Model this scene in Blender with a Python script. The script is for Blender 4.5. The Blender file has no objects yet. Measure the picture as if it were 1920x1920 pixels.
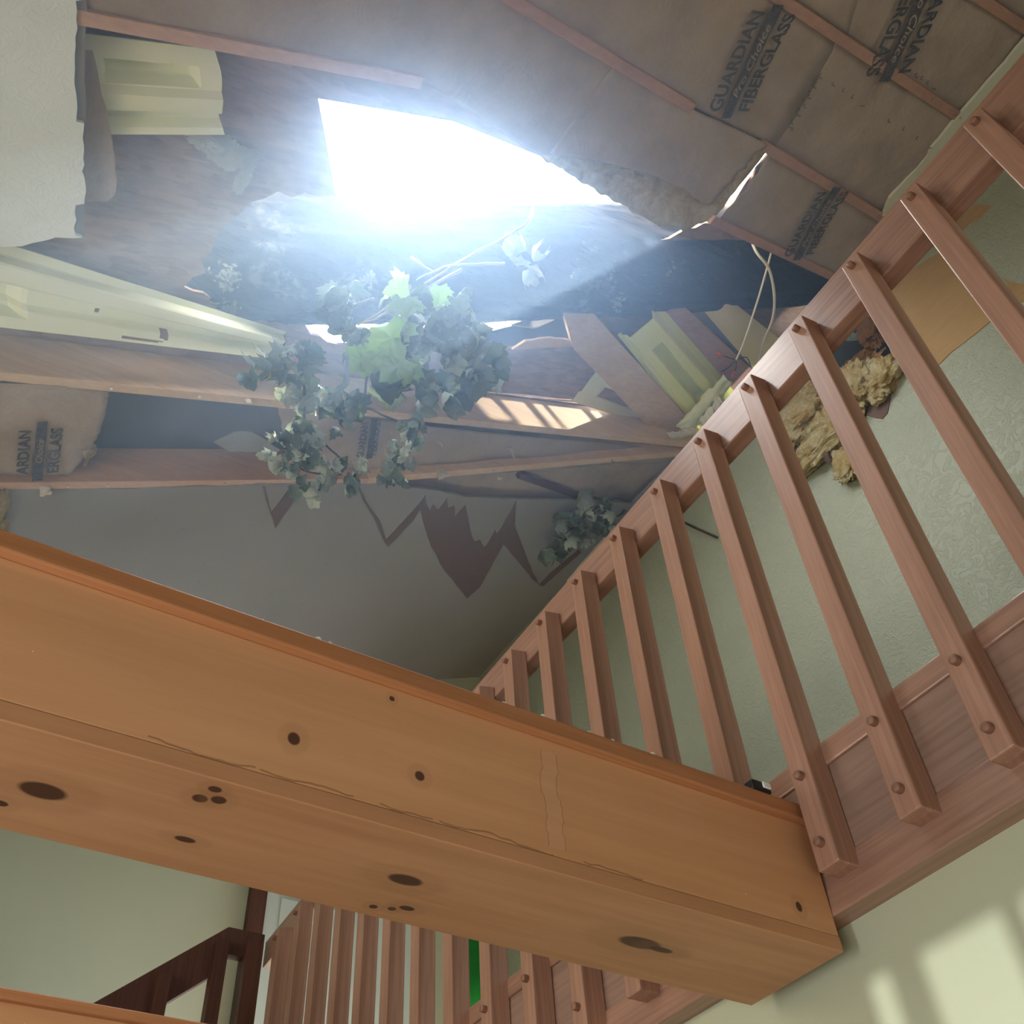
import bpy, bmesh, math, random
from mathutils import Vector as V, Matrix, noise
from mathutils.geometry import tessellate_polygon
random.seed(7)
S = bpy.context.scene
COL = S.collection

# ------------------------------------------------------------------ camera
F = 1927.17
R_ = V((0.84520521, -0.53181063, -0.05296807))
D_ = V((0.36503845, 0.64684458, -0.66958123))
W_ = V((0.39035252, 0.54659816, 0.74084773))
O = V((0, 0, 1.6))
cam = bpy.data.cameras.new('camera'); camo = bpy.data.objects.new('camera', cam); COL.objects.link(camo)
cam.sensor_width = 36; cam.lens = 36*F/1920; cam.clip_start = .02; cam.clip_end = 200
camo.matrix_world = Matrix(((R_.x, -D_.x, -W_.x, O.x), (R_.y, -D_.y, -W_.y, O.y), (R_.z, -D_.z, -W_.z, O.z), (0, 0, 0, 1)))
S.camera = camo

# ------------------------------------------------------------------ sky, sun, daylight, exposure
SKY = 21.0
w = bpy.data.worlds.new('sky'); S.world = w; w.use_nodes = True
bg = w.node_tree.nodes['Background']; bg.inputs[0].default_value = (.86, .91, 1, 1); bg.inputs[1].default_value = SKY
def lamp(name, kind, loc, direction, energy, color=(1, 1, 1), **kw):
    l = bpy.data.lights.new(name, kind); l.energy = energy; l.color = color
    for k, v in kw.items(): setattr(l, k, v)
    o = bpy.data.objects.new(name, l); COL.objects.link(o); o.location = loc
    o.rotation_euler = V(direction).to_track_quat('-Z', 'Y').to_euler()
    return o
SUN = V((.579, -.102, .809)).normalized()
lamp('sun', 'SUN', (0, 0, 12), -SUN, 40, (1, .93, .8), angle=.009)
lamp('left_wall_fill', 'AREA', (-1.17, -.08, 1.15), (1, .12, .25), 31, (1, .97, .90), shape='RECTANGLE', size=1.25, size_y=1.4)
lamp('back_wall_fill', 'AREA', (-.1, -1.42, 1.3), (0.1, 1, .35), 16, (1, .96, .90), shape='RECTANGLE', size=1.6, size_y=1.3)
lamp('upper_left_daylight', 'AREA', (-1.16, 1.9, 2.7), (1, .05, .5), 19, (1, .95, .84), shape='RECTANGLE', size=1.0, size_y=.8, spread=2.0)
lamp('balcony_fill', 'AREA', (1.95, -1.42, 3.5), (-.12, 1, .42), 15, (1, .97, .9), shape='RECTANGLE', size=.9, size_y=.9)  # area lamp added to lift the dim upper right; no window built there
lamp('low_daylight', 'SPOT', (-8, .8, 2.0), (1, 0, .008), 2600, (.95, 1, 1), spot_size=.22, spot_blend=.1, shadow_soft_size=.045)
S.view_settings.view_transform = 'Standard'; S.view_settings.look = 'None'
S.view_settings.exposure = 0; S.view_settings.gamma = 1; S.view_settings.use_curve_mapping = False
cy = S.cycles
cy.use_denoising = True; cy.volume_step_rate = 2.5; cy.adaptive_threshold = .025; cy.max_bounces = 7; cy.diffuse_bounces = 4; cy.glossy_bounces = 3; cy.transmission_bounces = 3
cy.volume_bounces = 1; cy.sample_clamp_indirect = 6; cy.caustics_reflective = False; cy.caustics_refractive = False

# ------------------------------------------------------------------ geometry of the place
def ray(x, y):
    a, b = (x-960)/F, (y-960)/F
    return R_*a + D_*b + W_
def on(axis, val, x, y):                      # where a sight line meets the plane axis = val
    r = ray(x, y); return O + r*((val - O[axis])/r[axis])
XW, SL = 2.75, .45                            # upper right wall, slope of the roof (rises towards that wall)
P0 = V((XW, 0, 1.6 + 1.505*XW))
EU = V((1, 0, SL)).normalized(); EV = V((0, 1, 0)); EN = V((-SL, 0, 1)).normalized()
def CE(x, y, h=0):                            # where a sight line meets the ceiling plane raised by h
    r = ray(x, y); return O + r*((P0 + EN*h - O).dot(EN)/r.dot(EN))
def CU(u, v, h=0): return P0 + EU*u + EV*v + EN*h
def UV(p): q = p - P0; return q.dot(EU), q.dot(EV), q.dot(EN)
def uv(x, y, h=0): a = UV(CE(x, y, h)); return V((a[0], a[1]))

class MB:
    def __init__(s): s.v = []; s.f = []; s.m = []
    def add(s, vs, fs, mi=0):
        o = len(s.v); s.v += [V(p) for p in vs]; s.f += [tuple(i+o for i in f) for f in fs]; s.m += [mi]*len(fs)
    def hexa(s, p, mi=0):                     # 4 bottom corners then 4 top corners
        s.add(p, [(3, 2, 1, 0), (4, 5, 6, 7), (0, 1, 5, 4), (1, 2, 6, 5), (2, 3, 7, 6), (3, 0, 4, 7)], mi)
    def box(s, a, b, mi=0):
        (x0, y0, z0), (x1, y1, z1) = a, b
        s.hexa([(x0, y0, z0), (x1, y0, z0), (x1, y1, z0), (x0, y1, z0), (x0, y0, z1), (x1, y0, z1), (x1, y1, z1), (x0, y1, z1)], mi)
    def slab(s, outer, off, holes=(), mi=0):  # polygon (3D points) extruded by the vector off
        loops = [list(outer)] + [list(h) for h in holes]
        tri = tessellate_polygon([[V(p) for p in l] for l in loops])
        flat = [V(p) for l in loops for p in l]; n = len(flat)
        fs = [tuple(t) for t in tri] + [tuple(i+n for i in reversed(t)) for t in tri]
        k = 0
        for l in loops:
            m = len(l)
            for i in range(m): fs.append((k+i, k+(i+1) % m, k+(i+1) % m+n, k+i+n))
            k += m
        s.add(flat + [p+off for p in flat], fs, mi)
    def tube(s, pts, rad, seg=10, cap=True, mi=0):
        pts = [V(p) for p in pts]; n = len(pts); rad = rad if isinstance(rad, (list, tuple)) else [rad]*n
        vs = []; up = V((.31, .17, .93))
        for i, p in enumerate(pts):
            t = (pts[min(i+1, n-1)] - pts[max(i-1, 0)]).normalized()
            a = t.cross(up).normalized(); b = t.cross(a)
            vs += [p + (a*math.cos(6.28319*k/seg) + b*math.sin(6.28319*k/seg))*rad[i] for k in range(seg)]
        fs = [(i*seg+k, i*seg+(k+1) % seg, (i+1)*seg+(k+1) % seg, (i+1)*seg+k) for i in range(n-1) for k in range(seg)]
        if cap: fs += [tuple(reversed(range(seg))), tuple(range((n-1)*seg, n*seg))]
        s.add(vs, fs, mi)
    def grid(s, fn, ns, nt, mi=0):            # fn(s, t) -> point
        s.add([fn(i/ns, j/nt) for i in range(ns+1) for j in range(nt+1)],
              [(i*(nt+1)+j, (i+1)*(nt+1)+j, (i+1)*(nt+1)+j+1, i*(nt+1)+j+1) for i in range(ns) for j in range(nt)], mi)
    def build(s, name, mat, parent=None, smooth=False, bevel=0, solid=0, subsurf=0):
        o0 = parent_loc(parent) if parent else V((0, 0, 0))
        me = bpy.data.meshes.new(name); me.from_pydata([tuple(p-o0) for p in s.v], [], s.f)
        for m in (mat if isinstance(mat, (list, tuple)) else [mat]): me.materials.append(m)
        me.polygons.foreach_set('material_index', s.m)
        bm = bmesh.new(); bm.from_mesh(me); bmesh.ops.recalc_face_normals(bm, faces=bm.faces); bm.to_mesh(me); bm.free()
        if smooth: me.polygons.foreach_set('use_smooth', [True]*len(me.polygons))
        o = bpy.data.objects.new(name, me); COL.objects.link(o)
        if parent: o.parent = parent
        if solid: md = o.modifiers.new('thickness', 'SOLIDIFY'); md.thickness = solid; md.offset = 0
        if subsurf: md = o.modifiers.new('smooth', 'SUBSURF'); md.levels = md.render_levels = subsurf
        if bevel: md = o.modifiers.new('edge', 'BEVEL'); md.width = bevel; md.segments = 2; md.limit_method = 'ANGLE'
        return o
def parent_loc(p):
    l = V((0, 0, 0))
    while p: l = l + p.location; p = p.parent
    return l
def thing(name, label, cat, loc, group=None):
    o = bpy.data.objects.new(name, None); COL.objects.link(o); o.location = loc; o.empty_display_size = .1
    return tag(o, label, cat, group)
def tag(o, label, cat, group=None, kind=None):
    o['label'] = label; o['category'] = cat
    if group: o['group'] = group
    if kind: o['kind'] = kind
    return o
def struct(o, label=None, cat=None):
    o['kind'] = 'structure'
    if label: o['label'] = label
    if cat: o['category'] = cat
    return o
def nz(p, sc=1., seed=0.): return noise.noise(V(p)*sc + V((seed, seed*.7, -seed)))
def jag(pts, amp, step, seed=0, closed=True, which=None):   # ragged version of a 2D outline; which = ragged edge numbers
    out = []; n = len(pts)
    for i in range(n if closed else n-1):
        a, b = V(pts[i]), V(pts[(i+1) % n]); d = b-a; L = d.length
        out.append(a.copy())
        if which is not None and i not in which: continue
        k = int(L/step); nr = V((-d.y, d.x)).normalized()
        for j in range(1, k):
            t = j/k; q = a + d*t
            out.append(q + nr*amp*(nz((q.x, q.y, seed), 1/(step*4)) + .8*nz((q.x, q.y, seed+9), 1/(step*1.3))))
    if not closed: out.append(V(pts[-1]))
    return out

# ------------------------------------------------------------------ materials
def mat(name, build, rough=.7, spec=.3):
    m = bpy.data.materials.new(name); m.use_nodes = True; nt = m.node_tree
    b = nt.nodes['Principled BSDF']; b.inputs['Roughness'].default_value = rough; b.inputs['Specular IOR Level'].default_value = spec
    build(N(nt, b)); return m
class N:
    def __init__(s, nt, b): s.nt = nt; s.b = b; s.tc = nt.nodes.new('ShaderNodeTexCoord')
    def new(s, t, **kw):
        n = s.nt.nodes.new(t)
        for k, v in kw.items(): setattr(n, k, v)
        return n
    def link(s, a, b): s.nt.links.new(a, b)
    def set(s, sock, v):
        if hasattr(v, 'is_output'): s.link(v, sock)
        else: sock.default_value = v
    def co(s, scale=(1, 1, 1), rot=(0, 0, 0), src='Object'):
        n = s.new('ShaderNodeMapping'); s.link(s.tc.outputs[src], n.inputs[0]); n.inputs['Scale'].default_value = scale; n.inputs['Rotation'].default_value = rot
        return n.outputs[0]
    def noise(s, co, scale, detail=4, rough=.6, dist=0):
        n = s.new('ShaderNodeTexNoise'); s.link(co, n.inputs['Vector']); n.inputs['Scale'].default_value = scale; n.inputs['Detail'].default_value = detail
        n.inputs['Roughness'].default_value = rough; n.inputs['Distortion'].default_value = dist; return n.outputs['Fac']
    def vor(s, co, scale, out='Distance', feature='F1'):
        n = s.new('ShaderNodeTexVoronoi', feature=feature); s.link(co, n.inputs['Vector']); n.inputs['Scale'].default_value = scale; return n.outputs[out]
    def ramp(s, fac, *stops):
        n = s.new('ShaderNodeValToRGB'); s.link(fac, n.inputs[0]); e = n.color_ramp.elements
        while len(e) < len(stops): e.new(.5)
        for k, (p, c) in zip(e, stops): k.position = p; k.color = (*c, 1) if len(c) == 3 else c
        return n.outputs[0]
    def mix(s, fac, a, b, mode='MIX'):
        n = s.new('ShaderNodeMix', data_type='RGBA', blend_type=mode)
        for i, v in ((0, fac), (6, a), (7, b)):
            s.set(n.inputs[i], (*v, 1) if isinstance(v, tuple) and len(v) == 3 else v)
        return n.outputs[2]
    def math(s, op, a, b=0., c=0.):
        n = s.new('ShaderNodeMath', operation=op)
        for i, v in enumerate((a, b, c)): s.set(n.inputs[i], v)
        return n.outputs[0]
    def col(s, c): s.set(s.b.inputs['Base Color'], (*c, 1) if isinstance(c, tuple) else c)
    def bump(s, h, strength=.3, dist=.01):
        n = s.new('ShaderNodeBump'); s.link(h, n.inputs['Height']); n.inputs['Strength'].default_value = strength; n.inputs['Distance'].default_value = dist
        s.link(n.outputs[0], s.b.inputs['Normal'])
    def spot(s, c, r):                        # soft 0..1 spot, an ellipsoid round c with radii r
        n = s.new('ShaderNodeVectorMath', operation='SUBTRACT'); s.link(s.tc.outputs['Object'], n.inputs[0]); n.inputs[1].default_value = c
        m = s.new('ShaderNodeVectorMath', operation='DIVIDE'); s.link(n.outputs[0], m.inputs[0]); m.inputs[1].default_value = r
        k = s.new('ShaderNodeVectorMath', operation='LENGTH'); s.link(m.outputs[0], k.inputs[0])
        q = s.new('ShaderNodeMapRange'); s.link(k.outputs['Value'], q.inputs[0]); q.inputs[1].default_value = 1.12; q.inputs[2].default_value = .85; return q.outputs[0]

def wood(light, dark, axis, rough=.45, knots=(), spec=.4, fine=1., line=.5, knotcol=(.05, .018, .012), extra=None):
    sc = [38*fine, 38*fine, 38*fine]; sc[axis] = 1.6
    sc2 = [7., 7., 7.]; sc2[axis] = .5
    def b(n):
        g = n.noise(n.co(tuple(sc)), 1.6, 5, .65, .4); g2 = n.noise(n.co(tuple(sc2)), 1.5, 3, .5, .3)
        c = n.ramp(g2, (.3, dark), (.7, light))
        c = n.mix(line, c, n.ramp(g, (.35, tuple(x*.72 for x in dark)), (.62, light)))
        for kc, kr in knots:
            s = n.spot(kc, tuple(x*2.6 for x in kr)); c = n.mix(n.math('MULTIPLY', s, .22), c, tuple(x*.6 for x in dark))
            c = n.mix(n.math('MULTIPLY', n.spot(kc, kr), .92), c, knotcol)
        if extra: c = extra(n, c)
        n.col(c); n.bump(g, .12, .002)
    return mat('wood', b, rough, spec)

def b_paint(col, amt, scale):
    def b(n):
        co = n.co(); d = n.noise(co, scale*.8, 3, .6, 1.6); d2 = n.noise(co, scale*3, 3, .6, .8)
        h = n.math('ADD', n.ramp(d, (.42, (0, 0, 0)), (.5, (1, 1, 1)), (.56, (.1, .1, .1))), n.math('MULTIPLY', d2, .35))
        c = n.mix(n.noise(co, 2.5, 2), tuple(x*.93 for x in col), tuple(min(1, x*1.05) for x in col))
        n.col(c); n.bump(h, amt, .006)
    return b
M_WALL = mat('green_textured_paint', b_paint((.33, .345, .25), .42, 20), .5, .35)  # same paint as the smooth green; upper wall's shade put into the tone
M_WALL_S = mat('green_smooth_paint', b_paint((.44, .45, .31), .05, 30), .6, .3)
M_WHITE_T = mat('white_textured_paint', b_paint((.76, .84, .87), .22, 20), .6, .3)
def b_paper(n):
    co = n.co(); c = n.mix(n.noise(co, 3, 3), (.215, .205, .195), (.26, .247, .235))
    sp = n.ramp(n.noise(co, 60, 2), (.27, (1, 1, 1)), (.30, (0, 0, 0)))
    n.col(n.mix(n.math('MULTIPLY', sp, .6), c, (.12, .10, .09))); n.bump(n.noise(co, 90, 3), .05, .002)
M_PAPER = mat('grey_drywall_paper', b_paper, .8, .15)
M_TORN = mat('torn_brown_paper', lambda n: n.col(n.mix(n.noise(n.co(), 25, 4), (.115, .075, .06), (.15, .10, .082))), .9, .1)
M_TORNW = mat('tan_torn_wall_paper', lambda n: (n.col(n.mix(n.noise(n.co((1, 1, 6)), 6, 4), (.33, .20, .09), (.42, .27, .13))), n.bump(n.noise(n.co((1, 3, 14)), 5, 3), .4, .006)), .85, .15)
M_GYP = mat('gypsum', lambda n: n.col(n.mix(n.noise(n.co(), 40, 4), (.55, .50, .42), (.68, .64, .55))), .9, .1)
def b_kraft(n):
    co = n.co(); c = n.mix(n.ramp(n.noise(co, 5, 6, .7), (.35, (0, 0, 0)), (.65, (1, 1, 1))), (.31, .24, .185), (.42, .34, .27))
    c = n.mix(n.math('MULTIPLY', n.noise(co, 130, 2), .35), c, (.13, .085, .055)); n.col(c)
    n.bump(n.math('ADD', n.noise(co, 9, 5, .65, .8), n.math('MULTIPLY', n.noise(co, 60, 3), .15)), .5, .012)
M_KRAFT = mat('kraft_paper', b_kraft, .75, .25)
M_INK = mat('blue_black_ink', lambda n: n.col(n.mix(n.ramp(n.noise(n.co(), 70, 3), (.4, (0, 0, 0)), (.62, (1, 1, 1))), (.025, .027, .036), (.10, .085, .08))), .7, .2)
def b_osb(n):
    f = None
    for k, (r, sc) in enumerate(((.4, 1), (1.5, 1.1), (2.5, .9))):
        v = n.vor(n.co((9*sc, 42*sc, 20), (0, 0, r)), 1.2, 'Color')
        g = n.new('ShaderNodeRGBToBW'); n.link(v, g.inputs[0]); f = g.outputs[0] if f is None else n.math('MAXIMUM' if k % 2 else 'MULTIPLY', f, n.math('ADD', g.outputs[0], .25))
    f2 = n.noise(n.co((5, 30, 10), (0, 0, .8)), 2, 4, .7)
    c = n.ramp(f, (.1, (.20, .12, .08)), (.45, (.29, .185, .13)), (.9, (.37, .255, .185)))
    n.col(n.mix(.3, c, n.ramp(f2, (.3, (.10, .06, .035)), (.7, (.38, .25, .16))))); n.bump(f, .4, .004)
M_OSB = mat('strand_board', b_osb, .75, .2)
def b_foam(c0, c1):
    def b(n):
        co = n.co(); n.col(n.mix(n.noise(co, 6, 3), c0, c1)); n.bump(n.noise(co, 220, 2), .08, .002)
        n.b.inputs['Subsurface Weight'].default_value = .15; n.b.inputs['Subsurface Radius'].default_value = (.02, .02, .01)
    return b
M_FOAM = mat('pale_yellow_foam', b_foam((.74, .78, .55), (.78, .81, .60)), .6, .3)
M_FOAMB = mat('bright_yellow_foam', b_foam((.80, .84, .22), (.86, .88, .30)), .55, .3)
M_FOAMG = mat('tan_foam', b_foam((.60, .50, .24), (.72, .63, .33)), .6, .3)
def b_fib(n):
    co = n.co(); c = n.ramp(n.noise(co, 14, 6, .75, .5), (.28, (.36, .20, .07)), (.43, (.74, .53, .22)), (.66, (.92, .82, .52)))
    n.col(c); n.bump(n.noise(co, 50, 6, .8, 1), 1, .03)
M_FIB = mat('yellow_fiberglass', b_fib, .95, .05)
M_FIBW = mat('pale_fiberglass', lambda n: (n.col(n.mix(n.noise(n.co(), 20, 5, .7), (.55, .56, .48), (.80, .80, .72))), n.bump(n.noise(n.co(), 60, 6, .8), 1, .02)), .95, .05)
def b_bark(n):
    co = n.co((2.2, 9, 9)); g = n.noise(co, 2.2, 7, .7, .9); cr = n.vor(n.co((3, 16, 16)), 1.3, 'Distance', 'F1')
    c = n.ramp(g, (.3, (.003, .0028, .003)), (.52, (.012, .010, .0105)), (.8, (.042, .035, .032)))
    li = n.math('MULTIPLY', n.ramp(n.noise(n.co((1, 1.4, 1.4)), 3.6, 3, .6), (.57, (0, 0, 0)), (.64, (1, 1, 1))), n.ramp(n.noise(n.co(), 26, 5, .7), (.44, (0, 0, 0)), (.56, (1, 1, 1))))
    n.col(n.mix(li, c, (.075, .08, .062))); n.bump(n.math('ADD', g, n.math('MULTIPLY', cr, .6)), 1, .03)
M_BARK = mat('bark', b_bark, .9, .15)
def b_leaf(top, under, tr, w=.4):             # upper side, paler underside
    def b(n):
        g = n.new('ShaderNodeNewGeometry'); k = n.noise(n.co(), 5, 4)
        c = n.mix(g.outputs['Backfacing'], n.mix(k, top, tuple(x*1.6 for x in top)), n.mix(k, under, tuple(x*1.2 for x in under)))
        n.col(c)
        t = n.new('ShaderNodeBsdfTranslucent'); t.inputs[0].default_value = (*tr, 1)
        m = n.new('ShaderNodeMixShader'); m.inputs[0].default_value = w
        out = n.nt.nodes['Material Output']; n.link(n.b.outputs[0], m.inputs[1]); n.link(t.outputs[0], m.inputs[2]); n.link(m.outputs[0], out.inputs[0])
    return b
M_LEAF = mat('leaf_grey_green', b_leaf((.055, .08, .055), (.17, .205, .17), (.08, .12, .06), .2), .55, .3)
M_LEAFP = mat('leaf_pale_wilted', b_leaf((.10, .135, .10), (.36, .42, .36), (.14, .19, .12), .2), .6, .25)
M_LEAFG = mat('leaf_bright_green', b_leaf((.14, .25, .07), (.24, .38, .14), (.26, .48, .10), .35), .55, .3)
M_TWIG = mat('pale_twig', lambda n: n.col((.30, .27, .20)), .8, .2)
M_TWIGD = mat('dark_twig', lambda n: n.col((.06, .04, .03)), .8, .2)
M_LICH = mat('lichen', lambda n: n.col(n.mix(n.noise(n.co(), 40, 3), (.10, .11, .08), (.20, .21, .16))), .9, .1)
M_ROT = mat('rusty_insulation', lambda n: (n.col(n.mix(n.noise(n.co(), 22, 5, .7), (.16, .075, .03), (.36, .19, .09))), n.bump(n.noise(n.co(), 60, 6, .8), 1, .02)), .95, .05)
M_SHING = mat('grey_shingle', lambda n: (n.col(n.mix(n.noise(n.co(), 160, 2), (.30, .29, .29), (.55, .53, .52))), n.bump(n.noise(n.co(), 200, 2), .4, .003)), .95, .1)
M_BAYSHADE = mat('slate_grey_shade', lambda n: n.col(n.mix(n.noise(n.co(), 4, 3), (.075, .07, .08), (.11, .10, .11))), .85, .15)  # shade of the left rafter bay as a surface colour
M_GAPSHADE = mat('black_gap_shade', lambda n: n.col((.03, .035, .045)), .9, .1)  # near-black standing for the dark in gaps and behind the wall hole
M_CABLE = mat('cream_cable', lambda n: n.col((.62, .56, .42)), .45, .4)
M_NUT = mat('red_wire_nut', lambda n: n.col((.45, .05, .03)), .4, .4)
M_BLK = mat('black_plastic', lambda n: n.col((.012, .012, .013)), .4, .4)
M_WHT = mat('white_plastic', lambda n: n.col((.75, .74, .68)), .5, .4)
M_DOOR = mat('pale_door_paint', lambda n: n.col((.50, .55, .47)), .5, .4)
M_GREEN = mat('green_fabric', lambda n: n.col(n.mix(n.noise(n.co(), 9, 2), (.01, .16, .02), (.02, .24, .04))), .8, .2)
M_FLOOR = mat('floor_wood', lambda n: n.col(n.mix(n.noise(n.co((1, 9, 1)), 3, 4), (.22, .13, .07), (.32, .2, .11))), .5, .4)
M_PEG = wood((.26, .13, .085), (.20, .095, .06), 0, .5, (), .4, 1.4, .5)
M_CREAM = mat('cream_painted_drywall', lambda n: n.col((.60, .60, .47)), .6, .3)
M_METAL = mat('grey_metal', lambda n: (n.col((.55, .55, .53)), n.b.inputs['Metallic'].__setattr__('default_value', .9)), .35, .5)
M_RAFT = wood((.70, .51, .33), (.58, .38, .225), 0, .6, (), .25, 1, .35)
M_RAFTM = wood((.60, .39, .29), (.47, .285, .205), 0, .6, (), .25, 1, .35)
M_RAFTR = wood((.46, .27, .19), (.34, .18, .12), 0, .6, (), .25, 1, .35)
M_CEDAR_Y = wood((.37, .205, .14), (.255, .13, .086), 1, .3, (), .85, 1.4, .6)
M_CEDAR_Z = wood((.42, .23, .155), (.30, .15, .095), 2, .34, (), .75, 1.4, .6)
M_CEDAR_P = wood((.30, .185, .135), (.23, .135, .095), 1, .5, (), .4, 1.4, .5)
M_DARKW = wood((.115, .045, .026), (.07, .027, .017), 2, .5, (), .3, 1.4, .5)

# ------------------------------------------------------------------ structure: walls, floors, door
Z0 = 0.0
ZB = 1.6 + .716            # underside of the balcony
XF = 1.25                  # face of the balcony
YB, YE = -1.5, 4.35        # back and far walls
XL = -1.25
def zc(x): return P0.z + SL*(x - XW)
m = MB(); m.box((XL-.1, YB-.1, -.12), (XW+.1, YE+.1, 0)); struct(m.build('floor', M_FLOOR))
m = MB(); m.box((XF+.03, YB, 0), (XF+.13, YE, ZB)); struct(m.build('wall_right_lower', M_WALL_S))
m = MB(); m.box((XF+.045, YB, ZB+.004), (XW, 3.55, ZB+.26)); struct(m.build('floor_balcony', M_FLOOR))
# far wall with a pale door; solid back wall, left wall with one narrow opening
m = MB(); m.slab([(XL, YE, 0), (XW+.1, YE, 0), (XW+.1, YE, zc(XW)+.35), (XL, YE, zc(XL)+.35)], V((0, .1, 0))); struct(m.build('wall_far', M_WALL_S))
def wallhole(name, pts, hole, off, mt):
    m = MB(); m.slab(pts, off, [hole] if hole else []); return struct(m.build(name, mt))
wallhole('wall_left', [(XL, YB, 0), (XL, YE, 0), (XL, YE, zc(XL)+.3), (XL, YB, zc(XL)+.3)], [(XL, .6, .9), (XL, .938, .9), (XL, .938, 2.164), (XL, .6, 2.164)], V((-.12, 0, 0)), M_WALL_S)
wallhole('wall_back', [(XL, YB, 0), (XW+.1, YB, 0), (XW+.1, YB, zc(XW)+.35), (XL, YB, zc(XL)+.35)], None, V((0, -.12, 0)), M_WALL_S)
fr = MB()
for y0_, y1_ in ((.58, .6), (.738, .764), (.865, .909), (.938, .958)): fr.box((XL-.09, y0_, .88), (XL-.05, y1_, 2.2))
struct(fr.build('window_3', M_DOOR))
fr = MB()
for y in (-.75, -.42, -.09, .24, .53): fr.box((XL, y, .45), (XL+.05, y+.03, 2.16))
for z in (.45, 1.02, 1.59, 2.13): fr.box((XL, -.75, z), (XL+.05, .56, z+.03))
struct(fr.build('blank_window_1', M_DOOR))  # frame added on the solid left wall to dress the area lamp
fr = MB()
for x in (-.9, -.115, .66): fr.box((x, YB, .65), (x+.04, YB+.05, 1.95))
for z in (.65, 1.28, 1.91): fr.box((-.9, YB, z), (.7, YB+.05, z+.04))
struct(fr.build('blank_window_2', M_DOOR))  # likewise a frame without an opening, added behind the back area lamp
# upper right wall with the torn hole
def W2(x, y): p = on(0, XW, x, y); return V((p.y, p.z))
hole = jag([W2(*p) for p in ((1440, 815), (1420, 740), (1500, 660), (1590, 590), (1655, 600), (1683, 680), (1650, 740), (1610, 785), (1595, 850), (1530, 838), (1475, 836))], .03, .03, 3)
m = MB()
outer = [(YB, ZB+.2), (YE, ZB+.2), (YE, zc(XW)+.05), (YB, zc(XW)+.05)]
m.slab([(XW, a, b) for a, b in outer], V((.014, 0, 0)), [[(XW, p.x, p.y) for p in hole]])
wall_up = struct(m.build('wall_right_upper', M_WALL))
def patch(name, px, mt, parent, plane, amp, step, th=.003, seed=1, which=None, label=None):
    m = MB()
    if plane == 'wall':
        q = jag([W2(*p) for p in px], amp, step, seed, True, which); m.slab([(XW-.001, a.x, a.y) for a in q], V((-th, 0, 0)))
    else:
        q = jag([uv(*p, 0) for p in px], amp, step, seed, True, which); m.slab([CU(a.x, a.y, -.001) for a in q], EN*-th)
    o = m.build(name, mt, parent)
    if label: o['label'] = label
    return o
patch('bare_paper_patch', [(1720, 500), (1790, 462), (1838, 510), (1880, 560), (1862, 600), (1812, 640), (1756, 690), (1738, 660), (1650, 560), (1640, 540)], M_TORNW, wall_up, 'wall', .012, .05, label='tan paper bared where paint tore off')
patch('bare_paper_patch', [(1880, 520), (1925, 535), (1945, 560), (1905, 570)], M_TORNW, wall_up, 'wall', .008, .04)
patch('bare_paper_patch', [(1830, 382), (1862, 386), (1838, 410), (1790, 442), (1760, 470), (1745, 455)], M_TORNW, wall_up, 'wall', .012, .05)
patch('bare_paper_patch', [(1625, 740), (1672, 742), (1665, 775), (1655, 786), (1612, 782), (1600, 770)], M_TORN, wall_up, 'wall', .01, .04, label='dark torn paper flap at the hole')
m = MB(); m.grid(lambda s, t: (lambda p: V((XW-.01-.05*math.sin(math.pi*t*.8)*s, p.y, p.z)))(on(0, XW-.01, 1468+s*100+t*2, 828+22*t*s+6*s+16*t)), 12, 4)
m.build('broken_board_edge', M_TORN, wall_up, solid=.012)
# space behind the hole in the upper wall, its darkness put into a black colour
m = MB(); m.slab([(XW+.35, YB, 3.6), (XW+.35, YE, 3.6), (XW+.35, YE, 6.9), (XW+.35, YB, 6.9)], V((.02, 0, 0))); struct(m.build('wall_gable', M_GAPSHADE))

# ---- roof deck with the hole
def jagpx(px, h, amp, step, seed, which=None): return jag([uv(*p, h) for p in px], amp, step, seed, True, which)
HH = .19
roofhole = jagpx([(597, 185), (720, 206), (850, 228), (1000, 288), (1100, 320), (1230, 395), (1330, 398), (1430, 280), (1446, 284), (1396, 366), (1335, 418), (1240, 450), (1180, 500), (1150, 560), (1090, 600), (1092, 648), (960, 660), (720, 650), (655, 646), (600, 630), (540, 612), (480, 590), (345, 538), (385, 512), (402, 450), (438, 412), (496, 372), (572, 362), (630, 367), (611, 260)], HH, .03, .035, 5, [3, 4, 5, 6, 7, 8, 9, 10, 11, 12, 13, 14, 15, 16, 17, 18, 19, 20, 21, 22, 23, 24, 25, 26, 27])
_a, _b = uv(-120, 694), uv(1330, 838)      # line of the pale rafter; slits added in the deck along it let sun streaks through
def on_rafter(u, dv): return V((u, _a.y + (_b.y-_a.y)*(u-_a.x)/(_b.x-_a.x) - .019 + dv))
_u0, _u1 = uv(925, 790).x, uv(1165, 815).x
slits = []
for k, (f0, f1, w0, w1) in enumerate(((0, .16, .022, .022), (.22, .40, .03, .03), (.46, .54, .03, .03), (.58, .86, .034, .034), (.92, 1, .03, .03))):
    ua, ub = _u0+(_u1-_u0)*f0, _u0+(_u1-_u0)*f1
    slits.append([on_rafter(ua+15*w0, -w0), on_rafter(ub+15*w1, -w1), on_rafter(ub, -.004), on_rafter(ua, -.004)])
deck = [(-5.3, YB-.3), (.42, YB-.3), (.42, YE+.3), (-5.3, YE+.3)]
m = MB(); m.slab([CU(a, b, HH) for a, b in deck], EN*.012, [[CU(p.x, p.y, HH) for p in roofhole], *[[CU(p.x, p.y, HH) for p in q] for q in slits]])
struct(m.build('roof_deck', M_OSB))
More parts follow.
